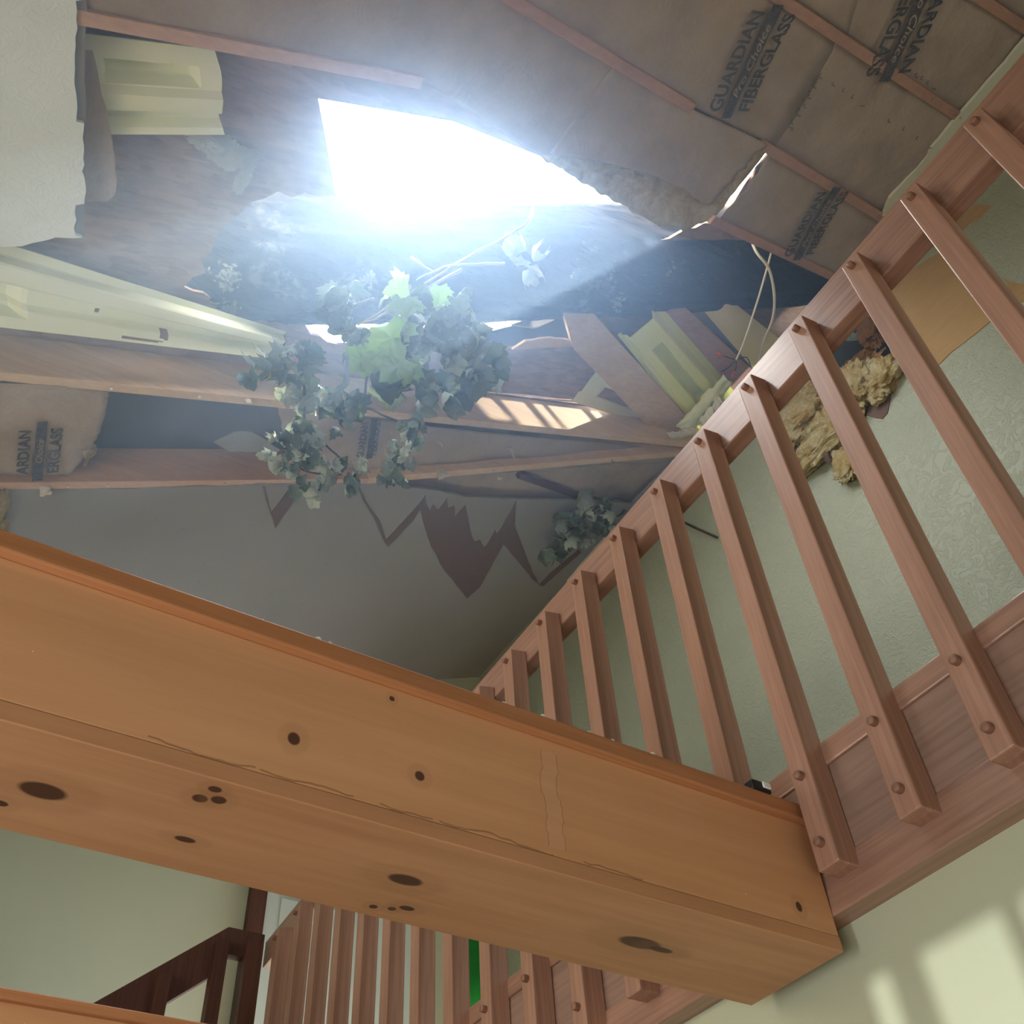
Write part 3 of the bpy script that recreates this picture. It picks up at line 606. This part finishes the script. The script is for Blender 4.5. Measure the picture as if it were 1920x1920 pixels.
# ------------------------------------------------------------------ foam rafter baffles
def baffle(label, quad, nrm_sign, prof, pockets, mt, seed, ns=44, nt=30, rag=0., holes=(), cat='foam panel', warp=.0, curve=None):
    """quad = four (px, py, h): s along the panel, t across; prof(t) = relief; pockets = (s0, s1, t0, t1, depth)"""
    Q = [CE(*q) for q in quad]
    n = (Q[1]-Q[0]).cross(Q[3]-Q[0]).normalized()
    if n.z > 0: n = -n                        # relief grows downwards, to the room
    def P(s, t):
        p = Q[0].lerp(Q[1], s).lerp(Q[3].lerp(Q[2], s), t)
        d = prof(t)
        for s0, s1, t0, t1, dp in pockets:
            f = lambda x, a, b: max(0, min(1, min(x-a, b-x)/.035))
            d -= dp*min(f(s, s0, s1), f(t, t0, t1))
        if rag: p = p + (Q[1]-Q[0]).normalized()*rag*nz((t*1.7, seed, 0), 1)*(s**6 + (1-s)**6*.5)
        if curve: d += curve(s, t)
        return p + n*(d + warp*nz((s*2, t*2, seed), 1))
    t0 = thing('foam_baffle', label, cat, P(.5, .5), 'foam ventilation baffles')
    m = MB(); m.grid(P, ns, nt)
    m.f = [f for f in m.f if not any(((m_s-hs)/rs)**2+((m_t-ht)/rt)**2 < 1 for hs, ht, rs, rt in holes for m_s, m_t in [((f[0]//(nt+1)+.5)/ns, (f[0] % (nt+1)+.5)/nt)])]; m.m = [0]*len(m.f)
    m.build('sheet', mt, t0, solid=.005)
    return t0
def steps(*k):                                 # piecewise linear relief
    def f(t):
        for (a, x), (b, y) in zip(k, k[1:]):
            if t <= b: return x+(y-x)*(t-a)/max(1e-6, b-a)
        return k[-1][1]
    return f
baffle('pale ribbed foam panel at upper left between drywall and bright hole', [(120, 58, .12), (402, 92, .12), (420, 242, .12), (150, 240, .12)], 1, steps((0, 0), (.18, 0), (.5, .004), (.55, .03), (.72, .03), (.78, -.012), (.88, -.012), (.93, .022), (1, .03)), [(.2, .86, .22, .48, .055)], M_FOAM, 1, 60, 60, .02,
       curve=lambda s, t: 0)
baffle('long pale foam panel draped down over the rafter at the left edge', [(-120, 415, .12), (536, 622, .15), (498, 664, .10), (-120, 590, .06)], 1, steps((0, 0), (.15, 0), (.21, .03), (.42, .034), (.50, .0), (.72, -.01), (.78, .02), (1, .03)), [(-.1, .22, .46, .86, .05)], M_FOAM, 2, 70, 44, .012, holes=((.42, .62, .012, .05), (.63, .80, .012, .09), (.56, .93, .07, .025), (.77, .48, .008, .05)), warp=.008)
baffle('bright yellow moulded foam panel with long recess at right centre', [(1158, 628, .12), (1345, 862, .12), (1440, 800, .12), (1232, 566, .12)], 1, steps((0, .0), (.07, .0), (.09, .025), (.13, .025), (.17, .055), (.34, .055), (.62, .055), (.76, .055), (.86, .0), (1, .0)), [(.12, .58, .34, .60, .06), (.63, 1.2, .34, .60, .06)], M_FOAMB, 3, 80, 60, .006)
baffle('tan yellow foam panel beside the hanging cables', [(1322, 585, .1), (1450, 735, .08), (1530, 690, .08), (1366, 560, .1)], 1, lambda t: .03*math.sin(t*3.1), [], M_FOAMG, 4, 30, 20, .02)
baffle('shaded grey foam panel corner behind the diagonal board', [(1072, 752, .15), (1220, 800, .15), (1290, 770, .15), (1118, 690, .15)], 1, steps((0, 0), (.3, 0), (.34, .012), (1, .012)), [(.15, 1.2, .3, .7, .02)], M_FOAM, 5, 30, 30)

# ------------------------------------------------------------------ broken boards and deck pieces round the trunk
def board(name, label, cat, px, h, th, mt, amp=.0, step=.03, which=None, seed=1, hs=None):
    q = [uv(*p, h) for p in px]; q = jag(q, amp, step, seed, True, which) if amp else q
    m = MB(); m.slab([CU(p.x, p.y, h) for p in q], EN*th)
    return tag(m.build(name, mt, None, bevel=.001 if not amp else 0), label, cat)
board('diagonal_board', 'tan knotty board slanting down from the trunk beside the bright yellow foam', 'board', [(1052, 570), (1092, 566), (1292, 786), (1300, 830), (1215, 800), (1076, 655)], .10, .038, M_RAFT)
board('sheathing_board', 'brown sheathing panel dropped below the broken gap under the trunk', 'sheathing', [(880, 660), (960, 652), (1030, 650), (1094, 644), (1115, 668), (1225, 770), (1080, 750), (930, 732), (860, 722)], .155, .012, M_OSB, .008, .03, [0, 1, 2, 3], 4)
board('sheathing_splinter', 'splintered sunlit sheathing edge poking out over the gap', 'sheathing', [(985, 640), (1030, 634), (1080, 640), (1095, 643), (1094, 650), (1030, 652), (960, 656)], .13, .012, M_RAFT, .006, .02, [0, 1, 2], 6)
board('slanted_plank', 'orange edged plank between the two yellow foam panels', 'board', [(1238, 572), (1275, 568), (1440, 720), (1430, 760), (1400, 760)], .1, .03, M_RAFTR)
board('slanted_plank', 'grey weathered plank beside the tan foam panel', 'board', [(1278, 568), (1330, 572), (1345, 610), (1455, 735), (1440, 735)], .13, .03, M_PAPER)
def upright(name, label, cat, px, c, nrm, th, mt):
    c = V(c); nrm = V(nrm).normalized(); m = MB()
    q = [O + ray(*p)*((c-O).dot(nrm)/ray(*p).dot(nrm)) for p in px]; m.slab(q, nrm*-th); return m, tag(m.build(name, mt), label, cat)
nn_ = (-.25, -.95, .12)
upright('shingle_strip', 'torn grey shingles standing up at the right end of the bright hole', 'shingle', [(928, 385), (952, 352), (1000, 330), (1040, 334), (1060, 340), (1054, 354), (1064, 372), (1020, 384)], CE(1000, 355, .27), nn_, .006, M_SHING)
upright('shingle_strip', 'second layer of torn shingles lapped below the upper ones by the hole', 'shingle', [(940, 372), (985, 352), (1058, 364), (1066, 372), (1050, 384), (930, 386)], CE(1000, 355, .25), nn_, .006, M_SHING)
upright('shingle_strip', 'small lit shingle corner above the gap under the trunk', 'shingle', [(958, 608), (990, 598), (1046, 592), (1040, 598), (1010, 612), (1000, 614)], CE(1000, 604, .17), nn_, .006, M_SHING)
board('shade_sheet', 'slate grey sheet for the shade between the left ends of two rafters', 'shade sheet', [(150, 705), (420, 745), (560, 765), (560, 850), (150, 850)], .17, .004, M_BAYSHADE)  # dark sheet put where the bay is only in shade
board('shade_sheet', 'dark sheet for the shadow inside the gap under the trunk', 'shade sheet', [(900, 655), (905, 625), (960, 612), (1010, 612), (1050, 592), (1085, 600), (1100, 660)], .24, .004, M_GAPSHADE, .004, .03, None, 5)  # shadow in the gap, painted as a sheet
board('shade_sheet', 'dark sheet for the shade on the deck under the trunk at lower left', 'shade sheet', [(500, 615), (560, 640), (600, 660), (760, 668), (780, 730), (640, 720), (520, 690)], .21, .004, M_GAPSHADE, .004, .03, None, 6)  # deck shade under the trunk, painted as a sheet

# ------------------------------------------------------------------ the fallen trunk
ax = [CE(190, 470, .58), CE(330, 480, .47), CE(520, 488, .37), CE(760, 490, .33), CE(1000, 490, .31), CE(1300, 490, .30), CE(1620, 480, .30)]
def cat_(pts, t):
    n = len(pts)-1; i = min(n-1, int(t*n)); f = t*n-i; p = [pts[max(0, i-1)], pts[i], pts[i+1], pts[min(n, i+2)]]
    return .5*((2*p[1])+(p[2]-p[0])*f+(2*p[0]-5*p[1]+4*p[2]-p[3])*f*f+(3*p[1]-p[0]-3*p[2]+p[3])*f**3)
tk = thing('tree_trunk', 'thick dark lichen spotted tree trunk lying across the hole in the roof', 'tree trunk', cat_(ax, .5))
def bark(s, t):
    p = cat_(ax, s); d = (cat_(ax, min(1, s+.02))-cat_(ax, max(0, s-.02))).normalized(); a = d.cross(EN).normalized(); b = a.cross(d)
    th = t*6.28319; c, sn = math.cos(th), math.sin(th); L = s*4
    r = .245-.02*s + .014*nz((L*1.2, c*2, sn*2), 1) + .013*nz((L*2.2, c*9, sn*9), 1) + .009*nz((L*5, c*20, sn*20), 1) + .004*nz((L*22, c*30, sn*30), 1)
    return p + (a*c+b*sn)*r
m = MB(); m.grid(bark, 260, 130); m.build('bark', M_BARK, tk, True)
for (px, py, hh, ra, sd) in ((425, 520, 0, .05, 1), (430, 575, 0, .035, 2), (690, 520, 0, .03, 3), (1065, 488, 0, .06, 4), (1130, 500, 0, .05, 5), (1235, 505, 0, .06, 6), (1300, 515, 0, .045, 7), (1190, 470, 0, .04, 8), (1150, 565, 0, .045, 9)):
    # lichen tufts sit on the bark where the sight line meets the trunk
    o, r = O, ray(px, py); best = None
    for i in range(40, 240):
        s = i/280; p = cat_(ax, s); k = (p-o).dot(r)/r.dot(r); q = o+r*k
        if best is None or (q-p).length < best[0]: best = ((q-p).length, s, p, q)
    _, s, p, q = best; dd = min(.2, (q-p).length); back = math.sqrt(max(.0, .238**2-dd*dd)); c = q - r.normalized()*back; nrm = (c-p).normalized()
    e1 = nrm.cross(V((0, 1, .2))).normalized(); e2 = nrm.cross(e1); rr = random.Random(sd); m = MB()
    for j in range(70):
        a_, b_ = rr.gauss(0, .45)*ra, rr.gauss(0, .45)*ra; g = c + e1*a_ + e2*b_ + nrm*.004; w_ = rr.uniform(.006, .012); an = rr.uniform(0, 6.28)
        x_, y_ = e1*math.cos(an)+e2*math.sin(an), e2*math.cos(an)-e1*math.sin(an)
        m.add([g-x_*w_, g+y_*w_*.6+nrm*.008, g+x_*w_+nrm*.012, g-y_*w_*.6+nrm*.006], [(0, 1, 2, 3)])
    ob = m.build('lichen', M_LICH, tk); ob['label'] = 'pale grey-green lichen patch'

# ------------------------------------------------------------------ maple leaves on broken twigs
LEAF2 = [(0, 0), (.10, -.03), (.22, -.08), (.36, -.16), (.46, -.12), (.42, -.02), (.50, .05), (.63, .07), (.58, .16), (.70, .25), (.86, .38), (.72, .40), (.68, .47), (.72, .60), (.56, .56), (.44, .52), (.40, .62), (.32, .74), (.24, .72), (.18, .86), (0, 1.06)]
LO = LEAF2 + [(-x, y) for x, y in reversed(LEAF2[1:-1])]
def leaf_mesh(roll, cup, crumple, seed):
    """a maple leaf, mid vein along y; roll = rolled about the vein, cup = edges bent up"""
    n = len(LO); fr_ = (.25, .5, .75, .92, 1.0); pts = [V((0, .36, 0))]
    for f in fr_: pts += [V((x*f, .36+(y-.36)*f, 0)) for x, y in LO]
    out = []
    for k, p in enumerate(pts):
        x, y = p.x, p.y; r = ((x*x+(y-.4)**2)**.5)
        z = cup*r*r*1.3 + crumple*(.22*nz((x*2.1, y*2.1, seed), 1) + .12*nz((x*5.5, y*5.5, seed+3), 1) + .05*nz((x*13, y*13, seed), 1))
        z -= .05*math.exp(-abs(x)*14)
        if roll:
            a = x*roll*2.2; z2 = z + (1-math.cos(a))/(roll*2.2); x = math.sin(a)/(roll*2.2); z = z2
            b = (y-.3)*roll*.9; y = .3 + math.sin(b)/(roll*.9); z += (1-math.cos(b))/(roll*.9)*.7
        out.append(V((x, y, z)))
    fs = [(0, 1+i, 1+(i+1) % n) for i in range(n)]
    for q in range(len(fr_)-1): fs += [(1+q*n+i, 1+(q+1)*n+i, 1+(q+1)*n+(i+1) % n, 1+q*n+(i+1) % n) for i in range(n)]
    me = bpy.data.meshes.new('leaf'); me.from_pydata([tuple(p) for p in out], [], fs)
    me.polygons.foreach_set('use_smooth', [True]*len(me.polygons)); return me
LM = {}
for ki, (mt_) in enumerate((M_LEAF, M_LEAFP, M_LEAFG)):
    LM[ki] = []
    for ro_, cp_, cr_, sd_ in ((.5, .3, .9, 1), (1.0, .3, 1.2, 2), (1.35, -.2, 1.3, 3), (.8, -.5, 1.4, 4), (1.2, .6, 1.5, 5)):
        if ki == 2: ro_, cp_, cr_ = .25*ro_, .2*cp_, .6
        me = leaf_mesh(ro_, cp_, cr_, sd_); me.materials.append(mt_); LM[ki].append(me)
def branch(label, stems, blobs, seed):
    """stems = lists of (px, py, drop below ceiling); blobs = (px, py, drop, radius px, count, size m, mix of kinds)"""
    rr = random.Random(seed); base = CE(stems[0][0][0], stems[0][0][1], -stems[0][0][2])
    t0 = thing('leafy_twig', label, 'leafy twig', base, 'broken maple twigs')
    for st in stems:
        P = [CE(x, y, -d) for x, y, d in st]; k = max(8, 4*len(P)); Q = [cat_(P, i/k) + V((.006*nz((i, seed, 1), .7), .006*nz((i, seed, 5), .7), 0)) for i in range(k+1)]
        m = MB(); m.tube(Q, [.006-.0035*i/k for i in range(k+1)], 6); o = m.build('stem', M_TWIG if seed % 2 else M_TWIGD, t0, True)
    for px, py, d, rp, cnt, size, kinds in blobs:
        for i in range(cnt):
            while True:
                a, b = rr.uniform(-1, 1), rr.uniform(-1, 1)
                if a*a+b*b < 1: break
            p = CE(px+a*rp, py+b*rp*.85, -(d+rr.uniform(-.07, .07))); ki = rr.choice(kinds)
            o = bpy.data.objects.new('leaf', rr.choice(LM[ki])); COL.objects.link(o); o.parent = t0; o.location = p-base
            s = size*rr.uniform(.65, 1.15); o.scale = (s, s, s)
            vd = (O-p).normalized()
            if ki == 2: z = -(vd + V((rr.gauss(0, .3), rr.gauss(0, .3), rr.gauss(0, .3)))).normalized()
            else: z = (vd*rr.choice((1, .7, -.5, -.8)) + V((rr.gauss(0, .5), rr.gauss(0, .5), rr.gauss(0, .4)))).normalized()
            y = V((rr.gauss(0, .45), rr.gauss(0, .45), -1)); y = (y - z*y.dot(z)).normalized(); x = y.cross(z)
            o.rotation_mode = 'QUATERNION'; o.rotation_quaternion = Matrix((x, y, z)).transposed().to_quaternion()
    return t0
branch('big clump of wilted maple leaves with bright green ones hanging from the trunk centre', [[(998, 376, -.05), (985, 420, .1), (880, 480, .16), (760, 555, .2), (680, 605, .24)], [(945, 494, .14), (880, 495, .16), (835, 500, .18), (780, 525, .2)], [(865, 505, .18), (800, 540, .2), (720, 590, .24), (670, 610, .25)], [(770, 482, .16), (812, 508, .18)]],
       [(765, 565, .2, 36, 7, .085, (0,)), (855, 600, .24, 55, 16, .095, (0, 0, 1)), (770, 620, .22, 46, 12, .10, (0, 0, 0)), (775, 552, .26, 20, 2, .08, (0, 2)), (822, 545, .26, 14, 2, .07, (2,)), (712, 620, .29, 16, 2, .11, (2,)), (700, 665, .31, 26, 3, .125, (2,)), (762, 672, .31, 14, 2, .105, (2,)), (722, 705, .30, 18, 2, .11, (2, 0)), (745, 645, .24, 40, 8, .11, (0,)), (845, 665, .26, 70, 22, .105, (0, 0, 1)), (915, 690, .26, 38, 9, .09, (1, 1, 0)), (800, 730, .28, 55, 9, .10, (0, 0, 1)), (850, 750, .28, 18, 3, .08, (1, 0))], 11)
branch('dim clump of leaves against the trunk left of the big clump', [[(700, 560, .05), (650, 575, .1), (620, 600, .12)]], [(640, 565, .1, 36, 14, .085, (0, 0, 0, 1)), (655, 620, .12, 26, 7, .09, (0,)), (985, 490, .04, 20, 4, .08, (0,))], 12)
branch('long hanging twig of curled pale leaves left of centre', [[(560, 640, .2), (565, 700, .25), (572, 760, .3), (560, 820, .36), (565, 880, .4), (640, 890, .42)], [(570, 780, .3), (605, 830, .38), (650, 870, .4)]],
       [(570, 670, .24, 42, 10, .085, (0, 0, 1)), (545, 720, .26, 26, 6, .07, (0, 1)), (580, 745, .28, 30, 8, .07, (0, 1)), (578, 795, .32, 26, 9, .07, (0, 1, 1)), (545, 850, .36, 44, 16, .06, (0, 1, 1)), (575, 835, .36, 30, 9, .06, (1, 0)), (585, 905, .4, 34, 10, .055, (1, 1, 0)), (640, 880, .4, 36, 13, .06, (1, 1, 0)), (480, 688, .22, 20, 4, .08, (0,)), (638, 745, .3, 26, 7, .085, (0,)), (640, 790, .32, 18, 4, .06, (0,))], 14)
branch('short hanging twig of curled leaves just right of the long one', [[(690, 700, .2), (684, 758, .25), (700, 770, .28), (745, 788, .3), (785, 790, .34), (770, 840, .38), (735, 890, .42)]], [(768, 808, .34, 24, 9, .055, (0, 1)), (752, 850, .38, 24, 9, .055, (1, 0)), (735, 888, .4, 24, 9, .06, (1, 0))], 16)
branch('isolated twig of pale crumpled leaves lying against the handrail', [[(1200, 950, -.02), (1150, 935, .0), (1110, 960, .02), (1060, 1000, .04)]], [(1100, 956, .02, 42, 12, .085, (1, 1, 0)), (1075, 985, .03, 34, 10, .08, (1, 1, 0)), (1145, 980, .02, 34, 11, .075, (1, 0, 0)), (1042, 1018, .04, 28, 8, .08, (1, 1, 0)), (1085, 1005, .03, 24, 6, .07, (0, 1))], 18)
m = MB(); P = [on(0, XW-.02, 1275, 975), on(0, XW-.02, 1300, 988), on(0, XW-.02, 1345, 1008)]; m.tube([cat_(P, i/8) for i in range(9)], .006, 6)
tag(m.build('bare_twig', M_TWIGD, None, True), 'thin dark bare twig on the wall behind the balusters', 'twig')

# ------------------------------------------------------------------ cables
def cable(label, pts, r=.006):
    P = [CE(x, y, -d) for x, y, d in pts]; m = MB(); m.tube([cat_(P, i/40) for i in range(41)], r, 8)
    t = thing('electrical_cable', label, 'cable', P[0], 'loose electrical cables'); m.build('sheath', M_CABLE, t, True); return t, P
c1, P = cable('cream cable hanging in a wide curve beside the tan foam', [(1405, 440, -.12), (1418, 472, .0), (1442, 505, .06), (1452, 555, .08), (1448, 600, .08), (1432, 640, .06), (1420, 690, .04)])
c2, P = cable('straight cream cable ending in bare wires with a red cap', [(1450, 455, -.12), (1443, 485, -.02), (1420, 565, .05), (1395, 640, .08), (1380, 675, .1)], .0045)
end = P[-1]
for k, (a, b) in enumerate((((1345, 664), (1358, 668)), ((1352, 697), (1365, 690)), ((1408, 690), (1400, 670)), ((1374, 700), (1380, 690)))):
    q = CE(*a, -.1); m = MB(); m.tube([cat_([end, CE(*b, -.1), q], i/6) for i in range(7)], .0022, 6); m.build('bare_wire', M_BLK if k % 2 else M_TWIGD, c2)
for a, b in (((1346, 664), (1355, 666)), ((1373, 705), (1378, 695))):
    m = MB(); m.tube([CE(*a, -.1), CE(*b, -.1)], [.009, .005], 10); o = m.build('wire_cap', M_NUT, c2, True); o['label'] = 'red wire cap'

# ------------------------------------------------------------------ loose insulation at the torn wall, foam bits
def lump(name, label, cat, pts, mt, seed, axis=None, parent=None, sc=1.):
    t = thing(name, label, cat, pts[0][0]); t0 = t
    for i, (c, r) in enumerate(pts):
        def P(s, q, c=c, r=r, i=i):
            th, ph = q*6.28319, s*3.14159; d = V((math.sin(ph)*math.cos(th), math.sin(ph)*math.sin(th), math.cos(ph)))
            k = 1+.35*nz(d*1.6, 1, seed+i)+.25*nz(d*4, 1, seed+i)+.18*nz(d*9, 1, seed+i)+.12*nz(d*22, 1, seed+i); return c + V((d.x*r[0], d.y*r[1], d.z*r[2]))*k
        m = MB(); m.grid(P, 60, 80); m.build('tuft', mt, t, True)
    return t
wx = lambda x, y, d=0: on(0, XW-d, x, y)
lump('loose_insulation', 'yellow insulation spilling from the hole in the wall behind the balusters', 'insulation', [(wx(1505, 775, 0), (.07, .17, .09)), (wx(1560, 800, .02), (.07, .17, .09)), (wx(1500, 790, .03), (.06, .15, .10)), (wx(1610, 725, .02), (.07, .12, .12)), (wx(1650, 712, .03), (.05, .10, .09)), (wx(1585, 740, .0), (.06, .12, .10)), (wx(1540, 835, .05), (.05, .18, .06)), (wx(1590, 868, .04), (.03, .07, .09))], M_FIB, 3)
lump('loose_insulation', 'rusty brown rotted insulation tuft at the top of the wall hole', 'insulation', [(wx(1640, 622, .0), (.05, .07, .08)), (wx(1600, 700, -.02), (.05, .12, .05))], M_ROT, 8)
m = MB()
for a, b in (((1560, 710), (1660, 652)), ((1585, 690), (1645, 660))): m.tube([wx(*a, -.03), wx(*b, -.04)], [.012, .006], 7)
tag(m.build('splintered_stick', M_TWIGD, None), 'dark splintered sticks crossing the wall hole', 'stick')
o = bpy.data.objects.new('leaf', LM[1][0]); COL.objects.link(o); o.location = wx(1612, 640, -.02); o.scale = (.12,)*3; o.rotation_euler = (1.2, .3, -1.2)
tag(o, 'single pale green leaf caught in the wall hole', 'leaf')
def crumple(px, h, seed, label, mt, name='foam_scrap', cat='foam scrap', amp=.02):
    Q = [CE(*p, h) for p in px]; m = MB()
    m.grid(lambda s, t: Q[0].lerp(Q[1], s).lerp(Q[3].lerp(Q[2], s), t) - EN*(amp*(nz((s*4, t*2.5, seed), 1)+.6*nz((s*11, t*6, seed), 1)) + amp*1.2*math.sin(t*3.14)) + EV*amp*.6*nz((s*8, t*5, seed+2), 1), 40, 12)
    return tag(m.build(name, mt, None, True, solid=.004), label, cat)
crumple([(1268, 800), (1356, 702), (1372, 716), (1300, 806)], .03, 2, 'pale green torn foam scrap where the sunlit rafter meets the handrail', M_FOAM)
crumple([(1250, 812), (1300, 800), (1312, 812), (1262, 822)], .0, 4, 'small splintered pale scrap on the end of the sunlit rafter', M_GYP, 'wood_splinter', 'splinter', .012)
crumple([(1312, 786), (1348, 742), (1356, 752), (1318, 800)], .0, 7, 'smooth bluish white foam strip tucked behind the handrail', M_WHT)
lump('loose_insulation', 'pale fibre tuft stuck on the deck at the left of the bright hole', 'insulation', [(CE(385, 265, .16), (.06, .03, .015)), (CE(420, 285, .16), (.07, .045, .018)), (CE(455, 295, .16), (.05, .035, .015)), (CE(455, 335, .16), (.02, .05, .012))], M_FIBW, 6)
lump('loose_insulation', 'yellowish tuft hanging from the end of the dirty batt stub', 'insulation', [(CE(168, 845, -.005), (.02, .012, .035)), (CE(163, 862, -.01), (.006, .006, .035))], M_FIB, 9)
lump('loose_insulation', 'brownish insulation edge at the left end of the grey ceiling sheet', 'insulation', [(CE(-6, 955, -.01), (.03, .09, .03)), (CE(-6, 1010, -.01), (.025, .1, .03))], M_FIB, 10)
q = jag([uv(*p, .15) for p in ((160, 55), (168, 85), (185, 160), (198, 240), (206, 300), (203, 325), (192, 335), (188, 338), (120, 340), (120, 55))], .008, .03, 6, True, list(range(0, 8)))
m = MB(); m.slab([CU(p.x, p.y, .045) for p in q], EN*.002); tag(m.build('paper_scrap', M_KRAFT), 'torn kraft paper strip between drywall and ribbed foam', 'paper scrap')

# ------------------------------------------------------------------ small things
def crumb(p, r, sd):
    m = MB(); rr = random.Random(sd); m.grid(lambda s, t: p + V((math.sin(s*3.14)*math.cos(t*6.283)*r*1.4, math.sin(s*3.14)*math.sin(t*6.283)*r, math.cos(s*3.14)*r*.7+r*.5))*(1+.3*nz((s*3, math.sin(t*6.28), sd), 1)), 6, 8)
    return m.build('plaster_crumb', M_WHT)
led = [(488, 1190), (617, 1221), (594, 1225), (892, 1320), (945, 1333), (1020, 1367), (1086, 1372), (1105, 1383), (1228, 1440), (1265, 1441), (1150, 1399)]
for i, (x, y) in enumerate(led):
    p = on(2, zt, x, y-3); p.y = Y1-.008; p = on(1, Y1-.010, x, y-2); p.z = zt
    tag(crumb(p, .0016 + .0009*(i % 3), i), 'tiny white plaster crumb on the ledge of the orange beam', 'crumb', 'plaster crumbs on the beam ledge')
p = on(2, zt, 1425, 1487); cl = thing('cable_clip', 'small black and white clip on the right end of the beam ledge', 'clip', p)
m = MB(); m.box((p.x-.02, p.y-.008, zt), (p.x+.02, p.y+.012, zt+.018)); m.build('body', M_BLK, cl, bevel=.003)
m = MB(); m.box((p.x+.0, p.y-.012, zt+.005), (p.x+.017, p.y-.008, zt+.016)); o = m.build('tab', M_WHT, cl, bevel=.002); o['label'] = 'white tab'
# things seen through the balusters under the beam
g = on(1, 3.95, 880, 1830)
m = MB(); m.grid(lambda s, t: g + V((.12*math.sin(s*3.14)*math.cos(t*6.28), .1*math.sin(s*3.14)*math.sin(t*6.28), .22*math.cos(s*3.14))), 16, 20)
tag(m.build('green_bag', M_GREEN, None, True), 'bright green cloth bag glimpsed between balusters under the beam', 'bag')
g = on(1, 4.25, 905, 1788); m = MB(); m.box((g.x-.2, 4.2, g.z-.02), (g.x+.35, 4.22, g.z+.02)); tag(m.build('black_bar', M_BLK), 'black horizontal bar glimpsed between balusters under the beam', 'bar')
